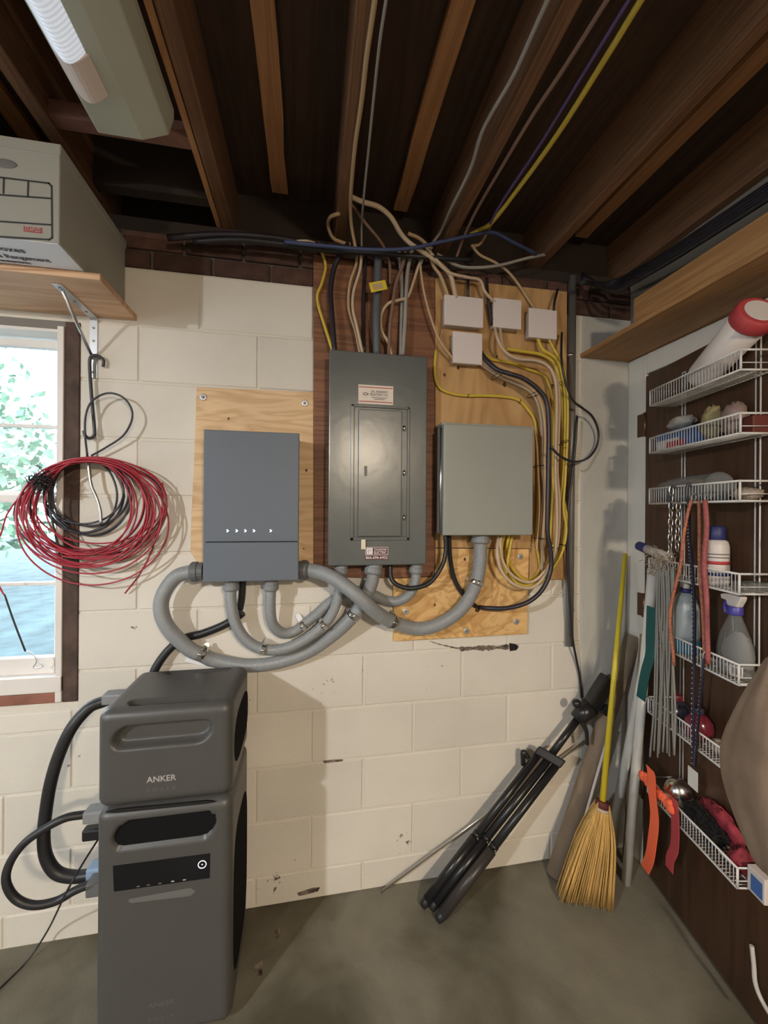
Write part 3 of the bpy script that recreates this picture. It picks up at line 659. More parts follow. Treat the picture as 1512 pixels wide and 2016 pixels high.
def clamp(x, y, k, tab, label):
    P, r = conduits[k]; best = min(range(len(P)), key=lambda i: (P[i]-at(x, y, -P[i].y)).length); dep = -P[best].y
    c = at(x, y, dep); tdir = (P[min(best+1, len(P)-1)]-P[max(best-1, 0)]).normalized()
    t = thing('conduit_clamp', label, 'clamp', c, 'steel clamps on the conduits')
    build('band', MB().tube([c-tdir*0.009, c-tdir*0.003, c+tdir*0.003, c+tdir*0.009], r*1.10, 16, smooth=0), 'chrome', t)
    n = tdir.cross(VY).normalized(); n = n if n.z > 0 else -n
    b = build('bolt', MB().tube([c+n*r*0.2-VY*r*1.25-tdir*0.010, c+n*r*0.2-VY*r*1.25+tdir*0.010], 0.0038, 8, smooth=0), 'chrome', t)
    build('ear', MB().obox(c-VY*r*1.12, tdir*0.007, VY*0.004, n*r*0.7), 'steel', t)
    if tab:
        q = at(tab[0], tab[1], max(dep-r*0.5, 0.012)); dd = (q-c); ln = dd.length; dd.normalize(); sd = dd.cross(VY).normalized()*0.0095
        pl = [c-sd, c+sd, q+sd]+[q+sd*math.cos(v)+dd*(0.0095*math.sin(v)) for v in (0.8, 1.57, 2.34)]+[q-sd]
        build('mounting_tab', MB().prism(pl, VY*0.002), 'zinc', t)
    else: build('mounting_tab', MB().obox(Vector((c.x, -(dep-r)/2, c.z))+n*r*1.0, tdir*0.007, VY*((dep-r)/2+0.004), n*0.0015), 'zinc', t)
clamp(398, 1286, 1, (407, 1270), 'steel clamp on the thick conduit above the power station')
clamp(697, 1211, 1, None, 'steel clamp on the thick conduit just below the crossing')
clamp(519, 1278, 3, None, 'steel clamp at the lowest bend of the slimmer outer conduit')
clamp(638, 1230, 3, None, 'steel clamp where the slimmer outer conduit turns up to the panel')
clamp(597, 1231, 4, (587, 1213), 'steel clamp with a round tab on the slimmer inner conduit')
clamp(773, 1224, 2, None, 'steel clamp at the left edge of the knotty plywood board')
clamp(938, 1146, 2, None, 'steel clamp on the conduit rising to the light grey enclosure')

# ================================================================== BLACK CABLES ON THE WALL
cable('black_cable', [(877, 1052, .08), (877, 1090, .08), (867, 1120, .086), (845, 1148, .092), (812, 1158, .095), (785, 1153, .085), (770, 1138, .07), (768, 1110, .06)], 9, 'black_rubber', 'short black cable sagging between breaker panel and light grey enclosure')
cable('black_cable', [(884, 1052, .055), (887, 1105, .04), (898, 1148, .03), (920, 1180, .026), (937, 1194, .020)], 9, 'black_rubber', 'black cable running behind the conduit into a hole in knotty plywood')
cable('black_cable', [(944, 1195, .022), (958, 1197, .05), (1000, 1197, .09), (1040, 1185, .112), (1068, 1160, .116), (1084, 1122, .116), (1084, 1085, .116), (1078, 1050, .116), (1078, 1000, .116), (1080, 900, .116), (1080, 830, .116), (1075, 790, .116), (1058, 765, .116), (1030, 745, .112), (1000, 735, .106), (978, 727, .09), (960, 712, .07), (945, 692, .045)], 9, 'black_sheath', 'long black cable curving from a junction box down around the yellow cables', seg=10)
cable('black_cable', [(478, 1140, .048), (476, 1175, .040), (472, 1200, .034)], 14, 'black_rubber', 'black cable stub dropping from the inverter underside')
cable('black_cable', [(478, 1206, .026), (468, 1214, .024), (440, 1231, .020), (400, 1247, .018), (360, 1258, .018), (330, 1282, .022), (306, 1316, .030), (297, 1345, .035)], 16, 'black_rubber', 'thick black cable passing behind the grey conduits to the power station')
cable('coax_cable', [(1106, 655, .045), (1105, 690, .08), (1106, 715, .10), (1113, 750, .10), (1128, 788, .09), (1146, 803, .08), (1166, 820, .05), (1178, 850, .035), (1174, 880, .03), (1157, 902, .05), (1130, 909, .11), (1103, 898, .128), (1084, 880, .131)], 4.5, 'black_sheath', 'thin black coax cable looping out past the vertical pipe')
cable('coax_cable', [(1136, 820, .045), (1130, 905, .048), (1121, 980, .048), (1116, 1040, .048), (1117, 1090, .048), (1121, 1180, .048), (1127, 1255, .045), (1135, 1300, .02), (1141, 1330, .012), (1145, 1375, .012)], 4.5, 'black_sheath', 'thin black cable dangling below the vertical pipe toward the tripod head')
t = thing('vertical_pipe', 'dull grey metal conduit pipe running down the wall beside the plywood', 'pipe', at(1119, 1270, .02))
Pp = [at(1121, 1271, .0185), at(1127, 545, .0185)]; build('pipe', MB().tube(Pp, prad(Pp[0], 15), 14, smooth=0), 'dull_steel', t)
for yy in (700, 1000, 1200):
    c = at(1123, yy, .0185); build('strap', MB().tube([c-VZ*0.006, c+VZ*0.006], 0.0155, 12, smooth=0), 'steel', t)

# ================================================================== DATA CABLES ON THE PLYWOOD
dc = 0.026
LAYER = iter((0, 0, 1, 2, 3, 4, 5, 1, 2, 3))
def data(label, path, wpx, m, group=None): return cable('data_cable', path, wpx, m, label, 'cable', group, d=0.026+0.0140*next(LAYER), sm=5)
data('yellow cable dipping across the plywood just above the light grey enclosure', [(858, 690), (856, 735), (865, 763), (890, 775), (921, 779), (960, 779), (1000, 782), (1023, 789), (1042, 810), (1053, 831), (1057, 870), (1059, 930), (1059, 990), (1056, 1060), (1061, 1100), (1063, 1118), (1053, 1135), (1042, 1140)], 6, 'yellow_cable')
data('yellow cable sloping from the lower junction box into the bundle', [(950, 693, .04), (965, 706), (985, 711), (1012, 716), (1040, 727), (1068, 737), (1078, 750), (1088, 785), (1090, 840), (1089, 900), (1088, 980), (1084, 1060), (1088, 1075), (1080, 1112), (1058, 1140), (1028, 1148), (1002, 1133), (990, 1105), (988, 1075), (995, 1048, .05)], 6, 'yellow_cable')
data('yellow cable running under the middle junction box into the bundle', [(996, 687), (1030, 692), (1068, 699), (1090, 715), (1100, 745), (1107, 790), (1109, 850), (1107, 920), (1106, 970), (1112, 1000), (1111, 1035), (1106, 1075), (1093, 1112), (1068, 1140), (1035, 1143), (1008, 1118), (998, 1085), (1003, 1048, .05)], 7, 'yellow_cable')
data('yellow cable dropping from the junction box nearest the pipe', [(1058, 664, .045), (1068, 688), (1090, 702), (1103, 722), (1112, 770), (1113, 850), (1110, 930), (1105, 985), (1114, 1010), (1112, 1050), (1106, 1085), (1088, 1120), (1062, 1148), (1030, 1152), (1000, 1130)], 7, 'yellow_cable')
data('yellow cable on the outer edge of the cable bundle', [(1080, 668, .045), (1092, 690), (1108, 720), (1117, 780), (1117, 860), (1113, 940), (1109, 1000), (1115, 1040), (1109, 1080), (1096, 1108), (1078, 1130), (1050, 1150), (1020, 1150), (1000, 1118), (1003, 1085), (1010, 1048, .05)], 5, 'yellow_cable')
data('beige cable curving from the middle junction box down the bundle', [(984, 640, .045), (988, 675), (998, 700), (1020, 710), (1060, 714), (1085, 728), (1098, 755), (1101, 805), (1099, 870), (1097, 930), (1101, 985), (1100, 1050), (1093, 1088), (1075, 1122), (1045, 1146), (1012, 1135), (990, 1105), (985, 1070), (990, 1048, .05)], 6, 'beige_cable')
data('pale beige cable beside it, forming the outermost loop at the bottom', [(973, 640, .045), (980, 668), (994, 692), (1018, 706), (1055, 710), (1080, 722), (1093, 750), (1096, 805), (1094, 870), (1093, 930), (1096, 985), (1096, 1050), (1090, 1095), (1072, 1135), (1045, 1157), (1012, 1150), (988, 1125), (979, 1090), (982, 1048, .05)], 6, 'beige_cable')
data('pinkish beige cable running beside the thick black cable', [(935, 708, .045), (955, 722), (985, 742), (1020, 757), (1048, 774), (1062, 805), (1067, 855), (1066, 910), (1071, 955), (1069, 1000), (1065, 1060), (1068, 1100), (1066, 1122)], 7, 'beige_cable')
data('second pinkish beige cable hugging the thick black cable', [(942, 706, .045), (965, 724), (995, 740), (1030, 755), (1056, 775), (1069, 810), (1073, 860), (1072, 915), (1074, 960), (1072, 1010), (1068, 1070), (1072, 1108)], 6, 'tan_cable')
data('thin tan cable along the right edge of the light grey enclosure', [(1052, 840), (1057, 880), (1060, 940), (1062, 1000), (1058, 1060), (1056, 1085)], 4, 'tan_cable')
# zip ties
for x, y, w_ in ((1106, 870, 11), (1096, 878, 8), (1058, 918, 10), (1061, 1060, 8), (1104, 1072, 8), (1087, 1078, 8), (921, 779, 7), (1023, 790, 7), (1086, 758, 7), (1099, 757, 9), (1050, 777, 12), (978, 740, 10)):
    one = w_ <= 7; c = at(x, y, 0.026 if one else 0.062); r = prad(c, w_)+(0.0005 if one else 0.003); ring = [c+VX*(r*math.cos(q)*(0.4 if one and x < 1040 else 1))+VZ*(r*math.cos(q)*(0.9 if one and x < 1040 else 0))-VY*((r if one else 0.043)*math.sin(q)) for q in [i*0.785 for i in range(8)]]
    tag(build('cable_tie', MB().tube(ring, 0.0014, 5, closed=True, smooth=2), 'black_plastic'), 'small black cable tie cinched around cables on the plywood', 'cable tie', 'cable ties on the plywood')

# ================================================================== CABLES ABOVE THE PANEL
NOV = [0]
def over(label, path, wpx, m, d=None):
    k = (0, 2, 1, 3)[NOV[0] % 4]*0.011; NOV[0] += 1; n = len(path)
    path = [(e[0], e[1], min(e[2]+k*(0.5 if i in (0, n-1) else 1.0), 0.09 if i == n-1 else 9)) if len(e) == 3 else e for i, e in enumerate(path)]
    return cable('power_cable', path, wpx, m, label, 'cable', None, d=d, sm=6)
over('yellow cable snaking down the brown board to the panel left corner', [(627, 478, .04), (637, 505, .035), (641, 528, .03), (633, 560, .03), (625, 580, .03), (627, 602, .03), (638, 638, .04), (656, 695, .06)], 6, 'yellow_cable')
over('thick black cable down the brown board to the panel left corner', [(685, 480, .05), (666, 508, .035), (656, 535, .03), (651, 575, .03), (654, 625, .04), (659, 697, .055)], 10, 'black_sheath')
over('tan cable of the pair bowing toward the yellow tag', [(704, 492, .04), (701, 522, .03), (689, 558, .03), (686, 600, .03), (691, 625, .035), (700, 652, .045), (709, 697, .06)], 6, 'tan_cable')
over('second tan cable of the pair left of the yellow tag', [(712, 494, .045), (709, 530, .035), (696, 575, .03), (695, 610, .035), (703, 645, .045), (714, 697, .06)], 6, 'beige_cable')
over('black cable dropping behind the yellow tag', [(722, 490, .04), (718, 540, .03), (716, 610, .03), (717, 697, .05)], 7, 'black_sheath')
over('grey conduit stub rising from the panel top centre', [(742, 700, .055), (741, 640, .05), (742, 600, .045), (744, 560, .04), (744, 500, .04)], 16, 'inverter_side')
over('pale cable making a rounded loop into the panel top', [(850, 487, .05), (828, 515, .04), (815, 552, .035), (803, 584, .04), (785, 591, .045), (764, 598, .05), (750, 622, .05), (752, 652, .05), (764, 674, .05), (771, 700, .055)], 6, 'beige_cable')
over('brown cable slanting past the loop', [(800, 490, .04), (792, 525, .03), (779, 560, .03), (772, 610, .03), (768, 640, .035), (765, 700, .045)], 7, 'brown_cable')
over('grey brown cable hanging straight to the panel top', [(785, 492, .045), (790, 540, .035), (791, 600, .035), (790, 650, .04), (789, 700, .05)], 8, 'grey_cable')
over('dark grey cable beside the straight one', [(812, 490, .04), (803, 530, .03), (799, 590, .03), (797, 640, .035), (793, 700, .045)], 8, 'grey_cable')
over('brown cable reaching from ceiling bundle toward the tag', [(690, 400, .10), (720, 440, .09), (745, 470, .07), (757, 490, .05), (767, 520, .035), (768, 560, .03)], 6, 'brown_cable')
over('thin tan cable trailing down to the lower junction box', [(826, 508, .035), (832, 560, .03), (842, 605, .03), (856, 648, .03), (870, 678, .03), (893, 708, .035)], 5, 'tan_cable')
over('thin tan cable leaving the lower junction box upward', [(872, 650, .03), (868, 665, .03), (880, 690, .03), (893, 700, .035)], 4, 'tan_cable')
over('fat pale cable swooping from the ceiling toward the wide junction box', [(692, 388, .16), (715, 398, .15), (745, 407, .14), (770, 428, .12), (788, 458, .10), (806, 478, .09), (838, 500, .07), (868, 522, .05), (888, 545, .04), (898, 588, .045)], 9, 'beige_cable')
over('pale cable crossing to the wide junction box left side', [(803, 460, .09), (826, 470, .08), (845, 490, .06), (852, 520, .045), (868, 545, .035), (884, 588, .045)], 7, 'tan_cable')
over('tan cable arching over to the middle junction box', [(838, 485, .07), (862, 515, .05), (885, 537, .04), (920, 546, .035), (945, 552, .03), (955, 575, .03), (975, 596, .04)], 6, 'beige_cable')
over('thin pale cable slanting to the junction box nearest the pipe', [(928, 482, .08), (945, 502, .06), (975, 517, .05), (1000, 535, .035), (1022, 562, .03), (1044, 596, .03), (1056, 612, .045)], 5, 'tan_cable')
over('black wire stub above the wide junction box', [(922, 540, .03), (921, 588, .045)], 6, 'black_sheath')
over('black wire stub between the two upper junction boxes', [(958, 548, .03), (960, 580, .03), (962, 598, .03), (968, 640, .03)], 6, 'black_sheath')
over('dark wire above the junction box nearest the pipe', [(1098, 570, .03), (1092, 592, .03), (1090, 612, .045)], 5, 'black_sheath')
over('tan cable bent around the lower end of a joist', [(668, 420, 'z', 2.545), (650, 428, 'z', 2.55), (646, 445, .04), (655, 468, .05), (672, 477, .06), (690, 482, .06)], 7, 'tan_cable')
over('blue cable strung across below the joists', [(560, 476, .10), (640, 484, .10), (720, 491, .10), (800, 490, .10), (870, 476, .10), (945, 460, .10), (975, 459, .10), (1012, 478, .08), (1056, 500, .06)], 7, 'blue_cable')
over('black cable bunch along the top of the wall', [(330, 468, .05), (430, 462, .06), (520, 466, .06), (600, 478, .06), (660, 490, .06), (740, 492, .06)], 12, 'black_sheath')
over('second black cable lying along the top of the wall', [(380, 476, .04), (470, 472, .05), (570, 482, .05), (650, 494, .05), (760, 500, .05), (860, 508, .05), (930, 512, .05)], 9, 'black_rubber')
over('dark cable sagging along the wall top over the junction boxes', [(860, 500, .06), (900, 523, .06), (940, 527, .06), (985, 522, .06), (1040, 508, .06), (1090, 498, .05)], 6, 'grey_cable')
over('short pale cable end poking from the black bunch', [(585, 474, .08), (605, 474, .08), (620, 478, .07)], 4, 'beige_cable')
zc = 2.54
over('grey cable stapled along a joist toward the panel', [(1078, 0, 'z', zc), (1050, 62, 'z', zc), (1010, 150, 'z', zc), (965, 228, 'z', zc), (946, 268, 'z', zc), (925, 335, 'z', zc), (888, 410, 'z', zc), (868, 455, .06), (842, 492, .06), (828, 520, .05)], 7, 'grey_cable')
over('yellow cable running along the ceiling to the wall top', [(1262, 0, 'z', zc), (1190, 118, 'z', zc), (1095, 268, 'z', zc), (1010, 385, 'z', zc), (968, 438, 'z', zc), (945, 452, .07), (925, 462, .07)], 9, 'yellow_cable')
over('yellow cable branch bending down at the wall top', [(972, 432, 'z', zc), (962, 452, .06), (945, 480, .07), (930, 484, .08)], 6, 'tan_cable')
over('pinkish cable beside the yellow one on the ceiling', [(1195, 0, 'z', zc), (1110, 135, 'z', zc), (1050, 225, 'z', zc), (990, 325, 'z', zc), (935, 420, 'z', zc), (908, 480, .06), (895, 520, .05)], 7, 'brown_cable')
over('purple cable close beside the yellow ceiling cable', [(1232, 10, 'z', 2.518), (1140, 160, 'z', 2.518), (1060, 290, 'z', 2.518), (990, 395, 'z', 2.518), (965, 440, 'z', 2.518)], 6, 'purple_cable')
over('tan cable clipped to the side of the middle joist', [(738, 0, 'z', zc), (722, 110, 'z', zc), (712, 200, 'z', zc), (700, 280, 'z', zc), (694, 340, 'z', zc), (690, 400, 'z', zc), (692, 445, .07), (700, 488, .06)], 8, 'tan_cable')
over('thin grey cable running parallel to the clipped joist cable', [(760, 0, 'z', zc), (748, 80, 'z', zc), (738, 170, 'z', zc), (727, 280, 'z', zc), (716, 390, 'z', zc), (712, 445, .08), (712, 490, .06)], 5, 'grey_cable')
for k in range(5):
    over('black cable of the bundle lying along the brown beam', [(1146, 540+k*4, .02+k*0.022), (1205, 572-k*4, 'x', 1.77+k*0.022), (1290, 531-k*5, 'x', 1.77+k*0.022), (1400, 463-k*6, 'x', 1.77+k*0.022), (1530, 380-k*7, 'x', 1.77+k*0.022), (1700, 274-k*9, 'x', 1.77+k*0.022)], 10, 'black_sheath' if k % 2 else 'black_rubber')['group'] = 'black cables along the beam'
t = thing('warning_tag', 'bright yellow tag hanging in front of the brown board above the panel', 'tag', at(744, 575, .098))
P4 = [at(x, y, .098) for x, y in ((726, 557), (758, 551), (763, 569), (731, 576))]; tg = build('card', MB().prism(P4, (0, 0.0012, 0)), 'tag_yellow', t)
build('print', MB().prism([at(x, y, .0986) for x, y in ((733, 560), (752, 556), (755, 567), (736, 571))], (0, 0.0004, 0)), 'tan_cable', tg)

# ================================================================== SHELF, BRACKET, CARTON
SX = -0.008; SD = 0.259
sh = thing('wall_shelf', 'bare wooden plank shelf above the window on steel brackets', 'shelf', (-0.6, 0, 2.158))
build('plank', MB().box((-1.6, -SD, 2.158), (SX, -0.001, 2.178)), 'shelf_wood', sh, bevel=0.002)
def bracket(bx):
    br = build('shelf_bracket', MB().box((bx-0.013, -0.0035, 1.945), (bx+0.013, -0.0005, 2.156)).box((bx-0.013, -0.215, 2.154), (bx+0.013, -0.001, 2.1578)), 'zinc', sh, bevel=0.001, seg=1)
    build('brace', MB().tube([(bx, -0.005, 2.012), (bx, -0.185, 2.152)], 0.0048, 8, smooth=0), 'steel', br)
    for zz in (2.12, 2.075, 1.965): build('screw', MB().lathe([(0.004, 0), (0.004, 0.002)], (bx, -0.0035, zz), -VY, 10), 'dull_steel', br)
    for yy in (-0.20, -0.12, -0.05): build('screw', MB().lathe([(0.004, 0), (0.004, 0.002)], (bx, yy, 2.154), -VZ, 10), 'dull_steel', br)
bracket(at(184, 690, 0.003).x); bracket(-1.3)
bx0, bx1, by = -0.72, -0.0425, -0.386
ct = thing('storage_carton', 'pale cardboard storage carton with printed lines, overhanging the wooden shelf', 'box', (-0.38, -0.2, 2.178))
cz0, cz1 = 2.178, 2.434
build('carton_body', MB().box((bx0, by, cz0), (bx1-0.003, -0.006, cz1-0.012)), 'carton', ct, bevel=0.002, seg=1)
ly0 = atx(120, 305, bx1).z
build('lid', MB().box((bx0-0.003, by-0.003, ly0), (bx1, -0.003, cz1)), 'carton', ct, bevel=0.002, seg=1)
build('base_panel', MB().box((bx0+0.004, by+0.003, cz0-0.0012), (bx1-0.007, -SD-0.004, cz0)), 'carton_white', ct)
fy = by-0.0006
def fx(x, y): return at(x, y, -by)
m = MB()
def stroke(p, q, wd=0.0022):
    a = fx(*p); b = fx(*q); d = (b-a).normalized(); n = Vector((-d.z, 0, d.x))*wd
    m.add([a-n-VY*0.0006-d*wd, a+n-VY*0.0006-d*wd, b+n-VY*0.0006+d*wd, b-n-VY*0.0006+d*wd], [(0, 1, 2, 3)])
for p, q in (((-160, 330), (96, 361)), ((102, 367), (103, 468)), ((97, 472), (-160, 456)), ((96, 361), (102, 367)), ((103, 468), (97, 472)), ((-160, 372), (101, 391)), ((-160, 425), (102, 443)), ((56, 358), (55, 386)), ((8, 352), (7, 380)), ((-40, 347), (-41, 376)), ((-90, 341), (-91, 371))): stroke(p, q)
build('printed_lines', m, 'ink', ct)
m = MB(); a = fx(47, 445); b = fx(83, 460); m.add([(a.x, fy-0.0003, a.z), (b.x, fy-0.0003, a.z), (b.x, fy-0.0003, b.z), (a.x, fy-0.0003, b.z)], [(0, 1, 2, 3)])
lg = build('logo', m, 'staple_red', ct)
build('lettering', text_mb('STAPLES', 0.016, ((a.x+b.x)/2, fy-0.0004, (a.z+b.z)/2), VX, VZ, -VY, width=(b.x-a.x)*0.85, bold=0.0004), 'carton', lg)
m = MB(); uy_ = Vector((0, -1, 0)); zt_ = cz0-0.0014
for bd, yy, sz, xr in (('Storage Boxes', -0.335, 0.030, -0.155), ('Caisses de Rangement', -0.300, 0.024, -0.115), ('Cajas de almacenamiento', -0.277, 0.014, -0.175)):
    m2 = text_mb(bd, sz, (xr, yy, zt_), VX, -VY, -VZ, 'RIGHT', bold=0.0006)
    m.add(m2.v, m2.f)
build('base_lettering', m, 'ink', ct)
c = fx(8, 322); build('hand_hole', MB().ball((c.x, by-0.0008, c.z), VX*0.030, VY*0.0012, VZ*0.012, 14, 6), 'ink_grey', ct)

# ================================================================== HANGING WIRE COILS
cable('wire_hook', [(203, 722, .012), (203, 708, .016), (190, 700, .020), (178, 704, .020), (177, 730, .018), (181, 790, .018), (186, 845, .02), (185, 858, .022), (176, 863, .025), (168, 858, .028), (165, 848, .03)], 6, 'black_wire', 'long dark wire hook hanging from the shelf bracket', 'hook')
cable('wire_loop', [(172, 900, .03), (167, 850, .04), (170, 812, .045), (184, 787, .045), (212, 774, .045), (240, 781, .045), (258, 803, .045), (259, 828, .045), (242, 858, .04), (210, 880, .035), (180, 897, .03)], 4, 'black_wire', 'single thin dark wire loop standing up above the coils', 'wire')
cable('metal_rod', [(173, 908, .043), (176, 935, .044), (180, 957, .044), (190, 980, .044), (197, 1005, .043), (199, 1031, .043)], 6, 'steel', 'bent silver rod hanging inside the wire coils', 'rod')
def coil(name, m, label, loops, wpx, tails, seed):
    rr = random.Random(seed); P = []
    for (cx, bot, half, d) in loops:
        top = 905+rr.uniform(-5, 5); cy = (top+bot)/2; hh = (bot-top)/2; ph = rr.uniform(-0.12, 0.12)
        for k in range(12):
            a = -math.pi/2+2*math.pi*k/12
            x = cx+half*math.cos(a)*(1 if math.sin(a) > -0.7 else 1.0)+(172-cx)*max(0, -math.sin(a))**3
            y = cy+hh*math.sin(a)+half*ph*math.cos(a)*0.5
            P.append(at(x, y, max(0.012, d+rr.uniform(-0.006, 0.006))))
    t = thing(name, label, 'wire coil', P[0])
    r = prad(P[0], wpx)/1.0; build('windings', MB().tube(P, r, 7, smooth=5), m, t)
    for tl in tails: build('loose_end', MB().tube(pts(tl), r, 7), m, t)
rl = random.Random(3); loops = []
for k in range(13):
    f_ = k/12; loops.append((172+rl.uniform(-16, 16), 1092+f_*28+rl.uniform(-14, 12), 98+f_*40+rl.uniform(-14, 14), 0.052+0.034*rl.random()))
loops += [(182, 1152, 150, .055), (180, 1100, 148, .06), (188, 1085, 140, .05), (150, 1110, 120, .05), (192, 1070, 128, .06)]
coil('red_wire_coil', 'red_wire', 'large loose coil of thin red wire hanging beside the window', loops, 3.2, [[(320, 950, .05), (318, 1010, .05), (300, 1080, .04), (275, 1130, .03), (246, 1168, .015)], [(130, 912, .05), (60, 960, .06), (18, 1005, .06), (2, 1050, .06), (-20, 1110, .06), (2, 1160, .05), (9, 1172, .05)]], 5)
cable('wire_leader', [(9, 1170, .05), (28, 1225, .04), (50, 1282, .03)], 3.5, 'black_wire', 'thin dark wire trailing across the lower window glass', 'wire')
cable('twisted_wire', [(50, 1282, .03), (58, 1284, .03), (68, 1292, .028), (72, 1303, .028), (66, 1312, .028), (70, 1316, .028), (84, 1312, .028), (78, 1305, .028)], 2.2, 'zinc', 'bright twist of bare wire dangling at the window bottom', 'wire')
loops = [(168+rl.uniform(-10, 14), 1040+rl.uniform(-10, 14), 72+rl.uniform(-9, 9), 0.016+0.014*rl.random()) for k in range(6)]+[(172, 1085, 112, .022), (178, 1098, 150, .026), (176, 1090, 118, .03)]
coil('black_wire_coil', 'black_wire', 'smaller coil of dark wire hung inside the red coil', loops, 4, [[(120, 915, .03), (98, 960, .03), (98, 1000, .03), (112, 1065, .03), (121, 1113, .03)]], 8)
m = MB(); rb = random.Random(2)
for k in range(170):
    c = at(80+rb.gauss(0, 10), 948+rb.gauss(0, 9), .095); d = Vector((rb.uniform(-1, 1), rb.uniform(-.5, .5), rb.uniform(-.8, .8))).normalized()*rb.uniform(.008, .03); m.tube([c, c+d], 0.0013, 4, smooth=0)
tag(stuff(build('wire_bristle', m, 'black_plastic')), 'tangled dark bristly wire clump at the edge of red coil', 'wire')

# ================================================================== POWER STATION
def rbox(lo, hi, r, n, disp, shave=None):
    """rounded box as six welded grids; disp(face,u,v)->inward depth, u,v in metres on that face"""
    lo, hi = Vector(lo), Vector(hi); c = (lo+hi)/2; h = (hi-lo)/2; mb = MB()
    def lin(n, half):
        e = [-half+r*0.0, ]; k = 5
        a = [-half+r*i/k for i in range(k)]+[-half+r+(2*half-2*r)*i/n for i in range(n+1)]+[half-r+r*i/k for i in range(1, k+1)]
        return a
    for ax in range(3):
        for sg in (-1, 1):
            iu, iv = [(1, 2), (0, 2), (0, 1)][ax]; U = lin(n, h[iu]); V = lin(n, h[iv]); vs = []; nn = Vector((0, 0, 0)); nn[ax] = sg
            for v in V:
                for u in U:
                    p = Vector((0, 0, 0)); p[ax] = sg*h[ax]; p[iu] = u; p[iv] = v
                    q = Vector([max(-(h[i]-r), min(h[i]-r, p[i])) for i in range(3)]); d = p-q
                    p2 = q+d.normalized()*r
                    dep = disp((ax, sg), u, v)
                    vs.append(c+p2-nn*dep)
            nu = len(U); mb.add(vs, [(j*nu+i, j*nu+i+1, (j+1)*nu+i+1, (j+1)*nu+i) for j in range(len(V)-1) for i in range(nu-1)], True)
    return mb
def sstep(a, b, x): t = max(0, min(1, (x-a)/(b-a))); return t*t*(3-2*t)
def slot(u, v, cu, cv, hu, hv, depth, soft=0.006, slant=0.0):
    """depth of a rounded slot"""
    du = abs(u-cu-slant*(v-cv)); dv = abs(v-cv); r = hv
    qx = max(du-(hu-r), 0); sd = math.hypot(qx, dv)-r
    return depth*(1-sstep(-soft, soft*0.4, sd))
PX0, PX1, PY0, PY1 = 0.034, 0.388, -0.36, -0.064
ZS, ZTOP = 0.668, 0.940
pw = PX1-PX0; pcx = (PX0+PX1)/2
def pf(x, y): p = at(x, y, -PY0); return p.x-pcx, p.z
# upper battery
sl1 = (pf(308, 1443), pf(412, 1443)); zc_u = (ZS+ZTOP)/2+0.0
f0 = pf(222, 1455); f1 = pf(415, 1448); fcu = (f0[0]+f1[0])/2; fhu = (f1[0]-f0[0])/2; fcv = (pf(318, 1448)[1])-zc_u; fhv = 0.031
def disp_u(face, u, v):
    ax, sg = face
    if ax == 1 and sg < 0: return slot(u, v, fcu, fcv, fhu, fhv, 0.030, 0.009, 0.30)
    if ax == 2 and sg > 0:
        return max(slot(u, v, 0.0, -0.105, 0.110, 0.018, 0.024, 0.004, -0.3), slot(u, v, 0.02, 0.110, 0.100, 0.016, 0.026, 0.004))
    return 0.0
pu = thing('power_station_battery', 'grey portable battery unit stacked on top of a power station', 'battery', (pcx, (PY0+PY1)/2, ZS))
build('shell', rbox((PX0, PY0, ZS+0.002), (PX1, PY1, ZTOP), 0.030, 44, disp_u), 'station_grey', pu, weld=True)
for sx in (PX0, PX1):
    s_ = 1 if sx == PX1 else -1; m = MB(); yy = (PY0+PY1)/2; ring = []
    for k in range(24):
        a = 2*math.pi*k/24; ring.append(Vector((sx-s_*0.001, yy+0.005+0.128*math.copysign(abs(math.cos(a))**0.7, math.cos(a)), zc_u-0.004+0.078*math.copysign(abs(math.sin(a))**0.7, math.sin(a)))))
    build('side_grip', m.prism(ring, VX*s_*0.002), 'station_vent', pu)
tcx = pf(318, 1533); fyy = PY0-0.0003
build('lettering', text_mb('ANKER', 0.023, (pcx+tcx[0], fyy, tcx[1]), VX, VZ, -VY, width=0.076, bold=0.0003), 'logo_grey', pu)
tcx = pf(318, 1553); build('lettering', text_mb('S O L I X', 0.014, (pcx+tcx[0], fyy, tcx[1]), VX, VZ, -VY, width=0.076), 'logo_dim', pu)
# lower power station
zc_l = ZS/2+0.005; hl = (ZS-0.02)
g0 = pf(222, 1645); g1 = pf(424, 1625); gcu = (g0[0]+g1[0])/2; ghu = (g1[0]-g0[0])/2; gcv = pf(320, 1636)[1]-zc_l-0.005
def disp_l(face, u, v):
    ax, sg = face
    if ax == 1 and sg < 0: return slot(u, v, gcu, gcv, ghu, 0.033, 0.034, 0.006, 0.25)
    return 0.0
pl_ = thing('power_station', 'tall grey portable power station standing on the floor with a black display', 'power station', (pcx, (PY0+PY1)/2, 0))
build('shell', rbox((PX0, PY0, 0.02), (PX1, PY1, ZS-0.002), 0.028, 52, disp_l), 'station_grey', pl_, weld=True)
zc2 = (0.02+ZS-0.002)/2
for sx in (PX0, PX1):
    s_ = 1 if sx == PX1 else -1; ring = []; yy = (PY0+PY1)/2
    for k in range(28):
        a = 2*math.pi*k/28; ring.append(Vector((sx-s_*0.001, yy+0.005+0.128*math.copysign(abs(math.cos(a))**0.6, math.cos(a)), zc2-0.03+0.225*math.copysign(abs(math.sin(a))**0.45, math.sin(a)))))
    build('side_vent', MB().prism(ring, VX*s_*0.002), 'station_vent', pl_)
rec = [Vector((pcx+gcu+(ghu-0.033)*sx+0.033*math.cos(a)+0.25*0.033*math.sin(a), PY0+0.010, zc2+gcv+0.033*math.sin(a))) for sx, rng in ((1, range(-3, 4)), (-1, range(3, 10))) for a in [k*0.5236 for k in rng]]
